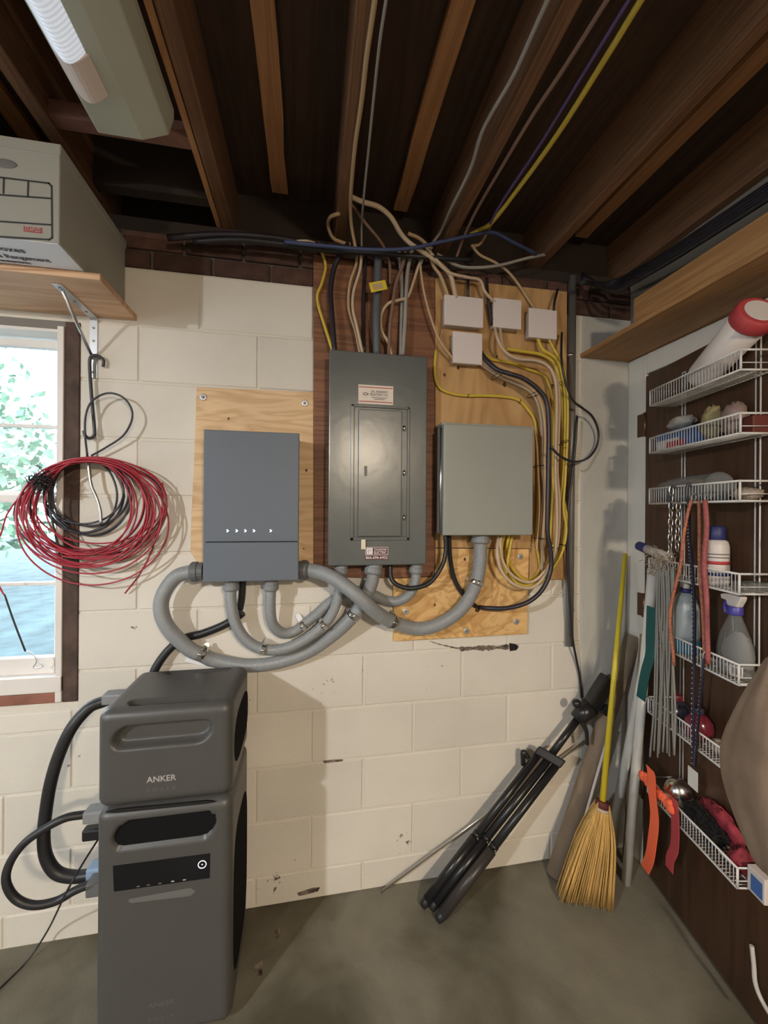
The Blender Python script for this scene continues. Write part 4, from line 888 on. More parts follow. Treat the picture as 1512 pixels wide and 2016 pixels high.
build('handle_recess', MB().prism(rec, (0, 0.001, 0)), 'station_vent', pl_)
q = [at(x, y, -PY0+0.0006) for x, y in ((222, 1705), (414, 1680), (413, 1729), (224, 1756))]
sc = build('display', MB().prism(q, (0, 0.0012, 0)), 'station_screen', pl_, bevel=0.0004, seg=1)
c = at(398, 1702, -PY0+0.0012); build('power_button', MB().tube([c+VX*(0.0105*math.cos(a))+VZ*(0.0105*math.sin(a)) for a in [k*0.524 for k in range(12)]], 0.0009, 5, closed=True, smooth=2).lathe([(0.0018, 0), (0.001, 0.0006)], c, -VY, 8), 'led', sc)
for x, y in ((272, 1745), (292, 1742), (315, 1739), (340, 1735), (363, 1732)):
    c = at(x, y, -PY0+0.0012); build('port_mark', MB().box((c.x-0.004, c.y-0.0004, c.z-0.0015), (c.x+0.004, c.y, c.z+0.0015)), 'logo_grey' if x > 330 else 'logo_dim', sc)
q = [at(x, y, -PY0+0.0005) for x, y in ((255, 1770), (375, 1748), (385, 1755), (375, 1764), (258, 1778), (252, 1774))]; build('embossed_strip', MB().prism(q, (0, 0.001, 0)), 'logo_dim', pl_)
c = at(318, 1976, -PY0+0.0004); build('lettering', text_mb('ANKER', 0.020, c, VX, VZ, -VY, width=0.068), 'logo_dim', pl_)
c = at(318, 2003, -PY0+0.0004); build('lettering', text_mb('S O L I X', 0.012, c, VX, VZ, -VY, width=0.068), 'logo_dim', pl_)
build('seam_groove', MB().prism([at(x, y, -PY0+0.001) for x, y in ((207, 1600), (230, 1594), (405, 1577), (424, 1579), (405, 1583), (230, 1601))], (0, 0.004, 0)), 'station_black', pl_)
m = MB()
for sx in (PX0+0.05, PX1-0.05): m.box((sx-0.03, PY0+0.03, 0), (sx+0.03, PY1-0.03, 0.024))
build('foot', m, 'station_black', pl_, bevel=0.004)
# plugs and cables on its side
def plug(x, y, d, mtl, L_=0.05, hh=0.022):
    c = at(x, y, d); return MB().box((c.x-0.012, c.y-0.022, c.z-hh), (PX0+0.012, c.y+0.022, c.z+hh)), mtl, c
def heavy(label, path, w, plugs, mtl='black_rubber'):
    P = pts(path); r = [prad(p, w) for p in P]; t = thing('power_cable', label, 'cable', P[0]); build('cord', MB().tube(P, r, 14, smooth=8), mtl, t)
    for pl in plugs:
        mb_, mm, c = plug(*pl); build('plug', mb_, mm, t, bevel=0.005)
heavy('thick black cable arching between the battery plug and the lower grey plug', [(222, 1374, .17), (205, 1381, .17), (175, 1394, .18), (142, 1432, .20), (117, 1484, .21), (100, 1540, .22), (90, 1600, .22), (86, 1650, .23), (92, 1690, .23), (112, 1718, .23), (145, 1726, .23), (182, 1722, .23)], 22, ((214, 1373, .17, 'fitting', 0.05, 0.016), (184, 1716, .23, 'plug_daylit_blue', 0.05, 0.024)))
heavy('black cable making a round loop beside the power station', [(190, 1600, .25), (165, 1604, .25), (130, 1610, .26), (90, 1630, .27), (48, 1660, .28), (20, 1698, .29), (12, 1735, .30), (30, 1768, .30), (65, 1782, .30), (110, 1774, .29), (150, 1752, .28), (185, 1738, .27)], 15, ((178, 1602, .25, 'fitting', 0.05, 0.017), (184, 1742, .27, 'fitting_dark', 0.05, 0.020)))
c = at(176, 1640, .24); tag(build('plug_cap', MB().box((c.x-0.015, c.y-0.015, c.z-0.016), (PX0+0.012, c.y+0.015, c.z+0.018)), 'station_black', bevel=0.006), 'black rubber port cover hanging open on the power station side', 'cover')
cable('charging_cable', [(196, 1648, .25), (160, 1705, .325), (128, 1762, .335), (95, 1830, 'z', .10), (55, 1890, 'z', .01), (0, 1945, 'z', .004), (-60, 2000, 'z', .004)], 3.5, 'black_rubber', 'thin black cord running from the power station down to the floor', 'cable')
tg = tag(build('paper_sheet', MB().prism([at(x, y, .012) for x, y in ((362, 1302), (380, 1276), (398, 1290), (405, 1312))], (0, 0.001, 0)), 'carton_white'), 'scrap of white paper on the wall behind the thick conduit', 'paper')

# ================================================================== TRIPOD, ROD, BROOM, PIPES
def rod(name, p, q, r, m, label, cat, seg=12): return tag(build(name, MB().tube([p, q], r, seg, smooth=0), m), label, cat)
tr = thing('tripod', 'folded black camera tripod leaning against the block wall in the corner', 'tripod', atz(855, 1790, 0))
foot = [atz(836, 1778, 0.02), atz(853, 1783, 0.02), atz(866, 1806, 0.02)]
col = [at(1060, 1484, .075), at(1082, 1492, .10), at(1096, 1505, .12)]
for i in range(3):
    p, q = foot[i], col[i]; d = (q-p); lg = build('leg', MB().tube([p+d*0.30, q], prad(q, 15), 12, smooth=0), 'tripod_black', tr)
    build('lower_leg', MB().tube([p+d*0.02, p+d*0.42], prad(p, 19 if i < 2 else 22), 12, smooth=0), 'tripod_dark' if i == 2 else 'tripod_black', lg)
    build('foot_tip', MB().lathe([(0.013, -0.012), (0.016, 0.0), (0.016, 0.02), (0.012, 0.028)], p, d.normalized(), 12), 'black_rubber', lg)
    c = p+d*0.43; build('leg_clamp', MB().tube([c, c+d*0.02], 0.017, 10, smooth=0), 'tripod_black', lg); build('clamp_screw', MB().lathe([(0.004, 0), (0.004, 0.008)], c+Vector((0, -0.016, 0.004)), -VY, 8), 'chrome', lg)
ca = (col[0]+col[1]+col[2])/3; ax = (ca-(foot[0]+foot[1]+foot[2])/3).normalized(); sd = (col[2]-col[0]).normalized()
hd = at(1140, 1412, .082)
build('collar', MB().obox(ca+ax*0.008, ax*0.018, sd*0.052, ax.cross(sd).normalized()*0.032), 'tripod_black', tr, bevel=0.005)
build('center_column', MB().tube([ca, hd], 0.0145, 12, smooth=0), 'tripod_black', tr)
h2 = at(1163, 1390, .092); h3 = at(1196, 1338, .105); ha = (h2-hd).normalized(); hs = ha.cross(VY).normalized()
build('neck', MB().tube([hd-ha*0.015, h2], [0.030, 0.040], 12, smooth=0), 'tripod_black', tr)
hb = build('pan_head', MB().obox((h2+h3)/2, (h3-h2)*0.56, hs*0.030, VY*0.024), 'tripod_black', tr, bevel=0.008)
c = at(1190, 1396, .100); build('tilt_knob', MB().obox(c, ha*0.020, hs*0.020, VY*0.018), 'tripod_black', hb, bevel=0.006)
c = at(1135, 1385, .10); build('lock_knob', MB().ball(c, VX*0.018, VY*0.018, VZ*0.018), 'tripod_black', hb)
build('pan_handle', MB().tube([at(1145, 1420, .10), at(1154, 1440, .11), at(1156, 1466, .11)], [0.012, 0.008, 0.007], 8), 'tripod_black', tr)
build('lever', MB().tube([at(1040, 1492, .06), at(1030, 1480, .05), at(1030, 1506, .05)], 0.010, 8), 'tripod_black', tr)
rod('metal_rod', atz(750, 1756, 0.004), at(1152, 1458, .03), 0.0045, 'silver_rod', 'thin shiny metal rod leaning behind the black tripod', 'rod', 8)
# broom
bb = thing('broom', 'straw corn broom with a bright yellow handle leaning in the corner', 'broom', atz(1150, 1785, 0))
neck = at(1186, 1582, .215); topb = at(1231, 1090, .055); base = [atz(x, y, 0.002) for x, y in ((1098, 1770), (1125, 1783), (1150, 1790), (1175, 1793), (1204, 1790))]
build('handle', MB().tube([neck-(topb-neck)*0.06, topb], [0.0115, 0.0085], 12, smooth=0), 'broom_yellow', bb)
dirn = (topb-neck).normalized(); sid = (base[4]-base[0]).normalized()
sid = (sid-dirn*sid.dot(dirn)).normalized(); fw = dirn.cross(sid)
rb = random.Random(11); m = MB(); bc = (base[0]+base[4])/2; bh = (base[4]-base[0])/2
for k in range(420):
    s_ = rb.uniform(-1, 1); e = rb.uniform(-1, 1); p = neck+sid*(0.020*s_)+fw*(0.016*e)+dirn*0.004
    q = bc+bh*s_*rb.uniform(0.92, 1.05)+fw*(0.030*e)+Vector((0, 0, rb.uniform(0.0, 0.028))); q.z = max(q.z, 0.002)
    mid = p*0.62+q*0.38+sid*(0.012*s_)+fw*(0.016*e); m.tube([p, mid, q], [0.0022, 0.0026, 0.0016], 4, smooth=3)
stuff(build('bristles', m, 'straw', bb))
prof = []
m = MB()
for hh, ww, dd_ in ((0.008, 0.026, 0.020), (-0.06, 0.034, 0.026), (-0.15, 0.052, 0.030)):
    pass
build('band', MB().tube([neck-dirn*0.012, neck+dirn*0.010], 0.025, 14, smooth=0), 'maroon', bb)
build('binding', MB().tube([neck-dirn*0.024, neck-dirn*0.014], 0.0262, 14, smooth=0), 'frayed', bb)
m = MB()
for t_ in (0.22, 0.27, 0.32):
    c = neck*(1-t_)+bc*t_; hw = 0.022+(bh.length)*t_*0.95
    ring = [c+sid*(hw*math.cos(a))+fw*(0.024*math.sin(a)) for a in [k*0.449 for k in range(14)]]; m.tube(ring, 0.0014, 5, closed=True, smooth=2)
build('stitching', m, 'tan_cable', bb)
rod('cardboard_tube', atz(1092, 1722, 0.0), at(1247, 1252, .036), 0.033, 'card_tube', 'thick brown cardboard tube leaning behind the broom', 'tube', 20)
rod('thin_stick', atz(1117, 1730, 0.0), at(1200, 1440, .100), 0.0055, 'stick_white', 'thin white stick leaning between cardboard tube and broom', 'stick')
rod('pvc_pipe', atz(1233, 1738, 0.0), atd(1285, 1120, 0.075), 0.017, 'pvc', 'white plastic pipe standing nearest the door', 'pipe', 16)
rod('pvc_pipe', atz(1196, 1690, 0.0), atx(1286, 1215, 1.955), 0.017, 'pvc', 'white plastic pipe leaning more steeply between broom and door', 'pipe', 16)
rod('wood_strip', atz(1230, 1700, 0.0), atx(1266, 1250, 1.983), 0.012, 'card_tube', 'narrow brown wooden strip behind the white plastic pipes', 'strip')

# ================================================================== DOOR RACKS
S0, S1, RO = 0.19, 0.577, 0.100
rack_z = []
names = ('topmost', 'second', 'third', 'fourth', 'fifth', 'sixth', 'lowest')
zr = [1.945, 1.768, 1.579, 1.319, 1.066, 0.80, 0.500]
def rack(i):
    z = zr[i]; zb_ = z-0.056
    t = thing('wire_rack', 'white wire door rack, the %s of seven%s' % (names[i], ' down the brown door' if i not in (0, 6) else ' on the brown door'), 'rack', dr((S0+S1)/2, zb_, RO/2), 'white wire racks on the door')
    m = MB(); R1 = 0.0032
    m.tube([dr(S0, z, 0.004), dr(S0, z, RO), dr(S1, z, RO), dr(S1, z, 0.004)], R1, 8, smooth=0); build('rim', m, 'wire_white', t)
    m = MB(); m.tube([dr(S0, zb_, 0.004), dr(S0, zb_, RO), dr(S1, zb_, RO), dr(S1, zb_, 0.004)], R1, 8, smooth=0)
    for s_ in (S0, S1): m.tube([dr(s_, z, RO), dr(s_, zb_, RO)], R1, 8, smooth=0)
    m.tube([dr(S0, zb_, 0.05), dr(S1, zb_, 0.05)], 0.0022, 6, smooth=0); m.tube([dr(S0, zb_, 0.006), dr(S1, zb_, 0.006)], 0.0022, 6, smooth=0)
    build('base_frame', m, 'wire_white', t)
    m = MB(); n = 31
    for k in range(n+1):
        s_ = S0+(S1-S0)*k/n; m.tube([dr(s_, z, RO), dr(s_, zb_, RO), dr(s_, zb_, 0.004)], 0.0015, 5, smooth=0)
    stuff(build('wire_grid', m, 'wire_white', t))
    m = MB()
    for s_ in (S1,): m.tube([dr(s_, zb_+0.02, RO), dr(s_, zb_+0.02, 0.004)], 0.0015, 5, smooth=0)
    build('end_wire', m, 'wire_white', t)
for i in range(7): rack(i)
for s_, nm in ((0.235, 'hinge side'), (0.53, 'latch side')):
    m = MB()
    for o_ in (-0.0075, 0.0075): m.tube([dr(s_+o_, 2.0, 0.008), dr(s_+o_, 0.42, 0.008)], 0.0022, 6, smooth=0)
    for zz in (2.0, 0.42): m.tube([dr(s_-0.0075, zz, 0.008), dr(s_+0.0075, zz, 0.008)], 0.0022, 6, smooth=0)
    tag(build('rack_rail', m, 'wire_white'), 'twin white wire rail holding up the racks on the door, %s' % nm, 'rail')

# ================================================================== THINGS ON THE DOOR RACKS
def zf(i): return zr[i]-0.056+0.0032
def lathe_thing(name, label, cat, base, axis, parts):
    t = thing(name, label, cat, base)
    for nm, prof, mm in parts: build(nm, MB().lathe(prof, base, axis, 20), mm, t)
    return t
def lump(name, c, s, h, off, m, label, cat='bag', n=1, rough=0.14):
    mb = MB(); mb.ball(c, DV*s, DN*off, VZ*h, 18, 11, rough); return tag(build(name, mb, m), label, cat)
# topmost rack: white tub with red rim, lying
c = dr(0.50, 2.003, 0.055); ax = (DV*0.75+VZ*0.35+DN*0.05).normalized()
lathe_thing('white_tub', 'white tub with a red banded end on the topmost door rack', 'tub', c-ax*0.16, ax, (('tub_wall', [(0.038, 0), (0.044, 0.02), (0.052, 0.25)], 'bottle_white'), ('red_band', [(0.0545, 0.222), (0.056, 0.225), (0.056, 0.258), (0.050, 0.262)], 'staple_red'), ('end_label', [(0.040, 0.2625), (0.039, 0.2635)], 'bottle_white')))
# second rack: blue carton, bags, red carton
tt = thing('blue_carton', 'blue carton printed white and red on the second door rack', 'box', dr(0.29, zf(1), 0.05))
build('carton_body', MB().obox(dr(0.285, zf(1)+0.032, 0.052), DV*0.090, DN*0.030, VZ*0.032), 'carton_blue', tt, bevel=0.002)
build('white_print', MB().obox(dr(0.26, zf(1)+0.020, 0.0826), DV*0.055, DN*0.0004, VZ*0.016), 'bottle_white', tt)
build('red_print', MB().obox(dr(0.30, zf(1)+0.016, 0.0832), DV*0.045, DN*0.0004, VZ*0.010), 'staple_red', tt)
lump('plastic_bag', dr(0.27, zf(1)+0.094, 0.042), 0.055, 0.024, 0.030, 'bag_clear', 'crumpled clear grey bag lying on the blue carton')
lump('plastic_bag', dr(0.418, zf(1)+0.062, 0.050), 0.034, 0.053, 0.030, 'bag_yellow', 'dull yellow packet poking up behind the blue carton')
lump('plastic_bag', dr(0.494, zf(1)+0.056, 0.045), 0.031, 0.048, 0.036, 'bag_pink', 'pinkish plastic packet on the second door rack')
tag(build('red_carton', MB().obox(dr(0.554, zf(1)+0.025, 0.032), DV*0.018, DN*0.028, VZ*0.025), 'carton_red', bevel=0.003), 'small dark red carton at the open end of second rack', 'box')
# third rack: clear plastic tub lying, cloth
c = dr(0.30, zf(2)+0.045, 0.05)
lathe_thing('clear_container', 'clear rounded plastic container lying on the third door rack', 'container', c-DV*0.03, DV, (('shell', [(0.02, -0.07), (0.038, -0.06), (0.044, 0.0), (0.044, 0.18), (0.038, 0.19)], 'clear_plastic'), ('ring', [(0.0445, 0.165), (0.0465, 0.17), (0.0465, 0.178), (0.0445, 0.182)], 'clear_plastic'), ('paper_insert', [(0.028, -0.03), (0.03, 0.0), (0.03, 0.10), (0.026, 0.11)], 'bag_pink')))
lump('rag', dr(0.535, zf(2)+0.018, 0.045), 0.040, 0.018, 0.035, 'cloth_beige', 'crumpled beige rag at the open end of the third rack', 'rag')
# fourth rack: white bottle with navy cap, white tube with blue cap
c = dr(0.44, zf(3), 0.055)
tt = lathe_thing('cleaner_bottle', 'white cleaner bottle with dark navy cap on the fourth door rack', 'bottle', c, VZ, (('bottle_body', [(0.033, 0), (0.035, 0.01), (0.034, 0.12), (0.030, 0.135), (0.020, 0.142)], 'bottle_white'), ('cap', [(0.024, 0.140), (0.025, 0.142), (0.024, 0.178), (0.020, 0.182)], 'navy')))
for k, mm in ((0.03, 'navy'), (0.065, 'staple_red'), (0.085, 'ink_grey'), (0.095, 'ink_grey')):
    build('printed_line', MB().lathe([(0.0355, k), (0.0355, k+(0.010 if mm != 'ink_grey' else 0.003))], c, VZ, 20), mm, tt)
p = atd(1257, 1074, 0.09); q = atd(1322, 1100, 0.085); ax = (q-p).normalized()
lathe_thing('capped_tube', 'white tube with a blue end cap sticking out beside the door frame', 'tube', p, ax, (('tube_body', [(0.017, 0.045), (0.017, 0.17), (0.014, 0.175)], 'bottle_white'), ('cap', [(0.014, 0), (0.0175, 0.004), (0.0185, 0.05), (0.017, 0.052)], 'navy')))
# spray bottles on the fifth rack
c = dr(0.315, zf(4), 0.055)
lathe_thing('squeeze_bottle', 'cloudy bottle with white spout and blue liquid at its base, behind hanging cords', 'bottle', c, VZ, (('bottle_body', [(0.039, 0.043), (0.041, 0.06), (0.038, 0.15), (0.028, 0.19), (0.016, 0.205)], 'bottle_haze'), ('blue_liquid', [(0.037, 0), (0.041, 0.006), (0.0415, 0.040), (0.040, 0.045)], 'bottle_blue'), ('collar', [(0.0175, 0.200), (0.0175, 0.218)], 'navy'), ('spout', [(0.012, 0.216), (0.011, 0.238), (0.007, 0.246)], 'tag_white')))
c = dr(0.515, zf(4), 0.058)
sb = thing('spray_bottle', 'clear trigger spray bottle with purple collar and grey label', 'bottle', c)
def ell(hh, a, b): return [c+VZ*hh+DV*(a*math.cos(v))+DN*(b*math.sin(v)) for v in [k*2*math.pi/20 for k in range(20)]]
m = MB(); lev = [(0.0, .050, .028), (0.02, .054, .031), (0.07, .056, .032), (0.115, .045, .028), (0.145, .030, .022), (0.170, .018, .016), (0.182, .014, .014)]
vs = []
for hh, a, b in lev: vs += ell(hh, a, b)
m.add(vs, [(i*20+k, i*20+(k+1) % 20, (i+1)*20+(k+1) % 20, (i+1)*20+k) for i in range(len(lev)-1) for k in range(20)], True); m.f.append(list(range(20))[::-1])
build('bottle_body', m, 'clear_plastic', sb)
def wrap(lo, hi, v0, v1, grow, n=10, shape=None):
    vs = []
    for i in range(7):
        hh = lo+(hi-lo)*i/6; k = 0
        while k < len(lev)-2 and lev[k+1][0] < hh: k += 1
        f_ = (hh-lev[k][0])/(lev[k+1][0]-lev[k][0]); A = lev[k][1]+(lev[k+1][1]-lev[k][1])*f_+grow; B_ = lev[k][2]+(lev[k+1][2]-lev[k][2])*f_+grow
        w_ = shape(i/6) if shape else 1.0; mid = (v0+v1)/2
        for j in range(n+1):
            v = mid+(v1-v0)*(j/n-0.5)*w_; vs.append(c+VZ*hh+DV*(A*math.cos(v))+DN*(B_*math.sin(v)))
    return MB().add(vs, [(i*(n+1)+j, i*(n+1)+j+1, (i+1)*(n+1)+j+1, (i+1)*(n+1)+j) for i in range(6) for j in range(n)], True)
build('label', wrap(0.036, 0.135, -0.55, 1.75, 0.0008, shape=lambda t: (0.62, 0.86, 1.0, 1.0, 0.9, 0.66, 0.25)[int(round(t*6))]), 'label_grey', sb)
st_ = build('barcode_sticker', wrap(0.008, 0.040, 0.55, 1.25, 0.0016), 'bottle_white', sb)
m = MB(); rb = random.Random(4); v_ = 0.66
while v_ < 1.12:
    ww = rb.choice((0.015, 0.025, 0.035)); q_ = wrap(0.014, 0.034, v_, v_+ww, 0.0022, 1); m.add(q_.v, q_.f); v_ += ww+0.022
build('barcode', m, 'ink', st_)
build('collar', MB().lathe([(0.0185, 0.178), (0.0190, 0.18), (0.0190, 0.200), (0.0175, 0.202)], c, VZ, 18), 'indigo', sb)
tg_ = build('trigger_head', MB().prism([c+VZ*0.201+DN*-0.010+DV*s_+VZ*z_ for s_, z_ in ((-0.018, 0), (-0.022, 0.014), (-0.040, 0.016), (-0.043, 0.030), (-0.020, 0.036), (0.015, 0.040), (0.032, 0.034), (0.028, 0.022), (0.016, 0.0))], DN*0.020), 'bottle_white', sb, bevel=0.004)
build('trigger', MB().tube([c+VZ*0.215-DV*0.028, c+VZ*0.195-DV*0.036, c+VZ*0.175-DV*0.032], 0.005, 8), 'indigo', tg_)
build('dip_tube', MB().tube([c+VZ*0.18, c+VZ*0.05+DV*0.01, c+VZ*0.01+DV*0.02], 0.003, 6), 'clear_plastic', sb)
c = dr(0.55, zf(3), 0.045); t = tag(build('glass_tray', MB().obox(c+VZ*0.014, DV*0.024, DN*0.035, VZ*0.013), 'clear_plastic', bevel=0.004), 'shallow clear tray at the open end of the fourth rack', 'tray')
# sixth rack: round shiny containers
for k, (s_, rr_, mm, lb2) in enumerate(((0.28, 0.040, 'dark_pot', 'shiny dark round container on the sixth door rack'), (0.375, 0.042, 'maroon_pot', 'shiny maroon round container on the sixth door rack'))):
    c = dr(s_, zf(5), 0.055); t = lathe_thing('round_container', lb2, 'container', c, VZ, (('body', [(rr_*0.6, 0), (rr_*0.9, 0.012), (rr_, 0.035), (rr_*0.9, 0.06), (rr_*0.55, 0.078), (rr_*0.3, 0.084)], mm), ('lid', [(rr_*0.34, 0.082), (rr_*0.36, 0.085), (rr_*0.36, 0.100), (rr_*0.3, 0.103)], 'dark_pot' if k else 'maroon_pot')))
lump('rag', dr(0.47, zf(5)+0.022, 0.05), 0.045, 0.022, 0.034, 'cloth_beige', 'small beige rag on the sixth door rack', 'rag')
# lowest rack
c = dr(0.285, zf(6)+0.062, 0.055)
t = thing('metal_ball', 'shiny round metal ball lying among orange cloth on the lowest rack', 'ball', c-VZ*0.04); build('shell', MB().ball(c, DV*0.042, DN*0.042, VZ*0.048, 20, 12), 'chrome', t); build('seam', MB().tube([c+DV*(0.043*math.cos(a))+DN*(0.043*math.sin(a)) for a in [k*0.524 for k in range(12)]], 0.0012, 5, closed=True, smooth=2), 'dull_steel', t)
def ribbon(name, P, wd, m, label, cat='strap', side=None):
    P = [Vector(p) for p in P]; Q = []; n = len(P)
    for i in range(n-1):
        p0 = P[i-1] if i else P[0]*2-P[1]; p3 = P[i+2] if i+2 < n else P[-1]*2-P[-2]; p1, p2 = P[i], P[i+1]
        for k in range(6):
            t = k/6; Q.append(0.5*((2*p1)+(p2-p0)*t+(2*p0-5*p1+4*p2-p3)*t*t+(3*p1-p0-3*p2+p3)*t**3))
    Q.append(P[-1]); sdv = (side or DV)*wd; th = DN*0.0018; vs = []
    for q in Q: vs += [q-sdv, q+sdv, q+sdv+th, q-sdv+th]
    fs = [(i*4+k, i*4+(k+1) % 4, (i+1)*4+(k+1) % 4, (i+1)*4+k) for i in range(len(Q)-1) for k in range(4)]+[(3, 2, 1, 0), tuple(4*(len(Q)-1)+k for k in range(4))]
    return tag(build(name, MB().add(vs, fs), m), label, cat)
def D(x, y, o=0.115): return atd(x, y, o)
ribbon('strap', [D(1280, 1512, .133), D(1283, 1525, .136), D(1284, 1560, .136), D(1289, 1610, .134), D(1284, 1660, .13), D(1279, 1690, .126), D(1270, 1712, .12)], 0.022, 'orange_web', 'bright orange webbing strap hanging from the lowest rack near the hinge')
ribbon('strap', [D(1326, 1570, .108), D(1328, 1590, .114), D(1330, 1630, .115), D(1328, 1670, .115), D(1320, 1690, .118), D(1318, 1712, .118)], 0.018, 'red_web', 'darker red webbing strap hanging below the lowest rack')
m = MB()
for k in range(14):
    s_ = 0.19+0.15*k/13; m.ball(dr(s_, zf(6)+0.060+random.uniform(-.008, .008)-0.012*(k/13), 0.1175+random.uniform(-.002, .002)), DV*0.016, DN*0.011, VZ*0.018, 8, 6, 0.2)
tag(build('orange_cloth', m, 'orange_web'), 'bunched bright orange cloth along the front rim of lowest rack', 'cloth')
m = MB(); rb = random.Random(9); c0, c1 = dr(0.362, zf(6)+0.066, 0.068), dr(0.475, zf(6)+0.040, 0.066)
for k in range(900):
    t = rb.random(); c = c0.lerp(c1, t); v = Vector((rb.gauss(0, 1), rb.gauss(0, 1), rb.gauss(0, 1))).normalized()*0.032; m.add([c+v*0.2, c+v+DV*0.003, c+v+VZ*0.004], [(0, 1, 2)])
t = thing('duster', 'fluffy black duster lying on the lowest door rack', 'duster', c1); stuff(build('fluff', m, 'duster', t)); build('core', MB().tube([c0, c0.lerp(c1, .5), c1], 0.024, 12), 'duster', t)
lump('crimson_cloth', dr(0.425, zf(6)+0.060, 0.021), 0.085, 0.046, 0.015, 'cloth_crimson', 'crumpled crimson cloth behind the black duster', 'cloth', rough=0.22)
lump('crimson_cloth', dr(0.540, zf(6)+0.042, 0.055), 0.028, 0.033, 0.032, 'cloth_crimson', 'smaller knotted crimson cloth at the open end of the lowest rack', 'cloth', rough=0.25)
tt = thing('blue_white_carton', 'small blue and white carton at the open end of the lowest rack', 'box', dr(0.60, zf(6), 0.035))
build('carton_body', MB().obox(dr(0.605, zf(6)+0.034, 0.045), DV*0.026, DN*0.030, VZ*0.034), 'bottle_white', tt, bevel=0.002); build('blue_print', MB().obox(dr(0.608, zf(6)+0.030, 0.0756), DV*0.017, DN*0.0004, VZ*0.022), 'carton_blue', tt)

# hanging cords, chains and straps
def cord(name, path, w_, m, label, cat='cord', group=None): return cable(name, [(x, y, 'r', o) for x, y, o in path], w_, m, label, cat, group)
def bungee(path, w_, m, label, fleck=None):
    P = [atd(x, y, o) for x, y, o in path]; r = prad(P[0], w_); t = thing('bungee_cord', label, 'bungee cord', P[-1]); build('elastic', MB().tube(P, r, 8), m, t)
    h = P[0]; build('hook', MB().tube([h-VZ*0.004, h+VZ*0.010, h+VZ*0.020-DN*0.006, h+VZ*0.016-DN*0.016, h+VZ*0.004-DN*0.016], 0.0022, 6), 'dull_steel', t)
    if fleck:
        m_ = MB(); tot = len(P)-1; n = fleck
        for k in range(n):
            u = (k+0.5)/n*tot; i = min(int(u), tot-1); c = P[i].lerp(P[i+1], u-i)+DN*r*0.75; m_.ball(c, DV*r*0.45, DN*r*0.4, VZ*r*0.55, 6, 4)
        stuff(build('flecks', m_, 'bungee_fleck', t))
bungee([(1361, 985, .116), (1354, 1010, .126), (1345, 1060, .136), (1340, 1110, .139), (1328, 1160, .139), (1320, 1200, .139), (1320, 1240, .139), (1328, 1310, .137)], 6, 'bungee_orange', 'orange striped bungee cord splaying toward the door hinge')
bungee([(1376, 985, .108), (1377, 1030, .114), (1377, 1100, .118), (1380, 1160, .12), (1384, 1220, .12), (1388, 1310, .118)], 6, 'bungee_orange', 'orange striped bungee cord hanging straight down')
bungee([(1388, 985, .108), (1391, 1040, .114), (1386, 1110, .118), (1391, 1180, .12), (1392, 1240, .12), (1394, 1306, .118)], 9, 'bungee_pink', 'thick pink braided cord hanging beside the orange ones')
bungee([(1356, 990, .106), (1357, 1060, .112), (1363, 1130, .118), (1367, 1210, .12), (1366, 1300, .122), (1364, 1400, .122), (1365, 1508, .122)], 6, 'bungee_navy', 'navy bungee cord with white flecks holding a white tag', 60)
bungee([(1384, 1296, .131), (1382, 1330, .132), (1376, 1400, .132), (1371, 1470, .131), (1368, 1508, .128)], 5, 'bungee_navy', 'second navy cord with white flecks meeting at the white tag', 34)
tg = tag(build('white_tag', MB().obox(atd(1364, 1533, .122), DV*0.020, DN*0.0008, VZ*0.030), 'tag_white'), 'blank white tag hanging at the end of the navy cords', 'tag')
def chain(x, y0, y1, label, n=6):
    t = thing('chain', label, 'chain', atd(x, y1, .115)); a = atd(x, y0, .112); b = atd(x-3, y1, .115); L_ = (b-a).length/n
    for k in range(n):
        c = a.lerp(b, (k+0.5)/n); e = DV if k % 2 else DN; ring = [c+e*(0.007*math.cos(v))+VZ*(L_*0.66*math.sin(v)) for v in [i*0.785 for i in range(8)]]
        build('link', MB().tube(ring, 0.0022, 6, closed=True, smooth=2), 'chrome', t)
chain(1322, 958, 1098, 'shiny steel chain hanging from the third door rack', 9)
chain(1336, 990, 1082, 'short shiny steel chain beside the longer one', 6)
cord('hook', [(1330, 960, .105), (1324, 956, .112), (1318, 965, .115), (1318, 985, .115), (1322, 998, .115)], 5, 'black_wire', 'dark S hook hung over the third door rack', 'hook')
cord('hook', [(1362, 958, .100), (1356, 952, .108), (1352, 962, .114), (1353, 985, .114), (1360, 992, .114)], 5, 'black_wire', 'dark hook beside it carrying the bungee cords', 'hook')
rb = random.Random(21)
for k in range(11):
    x0 = 1292+k*3.4; x1 = 1283+k*4.4+rb.uniform(-5, 5); o_ = 0.105+rb.uniform(0, .02)
    cord('grey_string', [(x0, 1118+rb.uniform(-8, 8), o_), (x0+rb.uniform(-1, 3), 1200, o_), (x0+rb.uniform(-3, 3), 1300, o_), ((x0+x1)/2+rb.uniform(-3, 3), 1395, o_), (x1, 1485+rb.uniform(-8, 8), o_)], 3.4, 'grey_string', 'thin grey string in the bundle hanging beside the bungee cords', 'string', 'bundle of grey strings')
m = MB()
for k in range(160):
    c = atd(1300+rb.gauss(0, 13), 1105+rb.gauss(0, 11), .108+rb.uniform(-.01, .02)); v = Vector((rb.gauss(0, 1), rb.gauss(0, 1), rb.gauss(-0.6, 1))).normalized()*rb.uniform(.01, .03); m.tube([c, c+v*0.5+DN*0.004, c+v], 0.0011, 4, smooth=2)
tag(stuff(build('frayed_rope', m, 'frayed')), 'frayed pale rope tangle at the top of the grey strings', 'rope')
m = MB()
for k in range(2):
    pass
ribbon('teal_strap', [D(1283, 1195, .10), D(1281, 1250, .105), D(1280, 1290, .108), D(1272, 1320, .11), D(1266, 1350, .112), D(1262, 1376, .112)], 0.026, 'teal', 'teal fabric strap draped over the white plastic pipe')
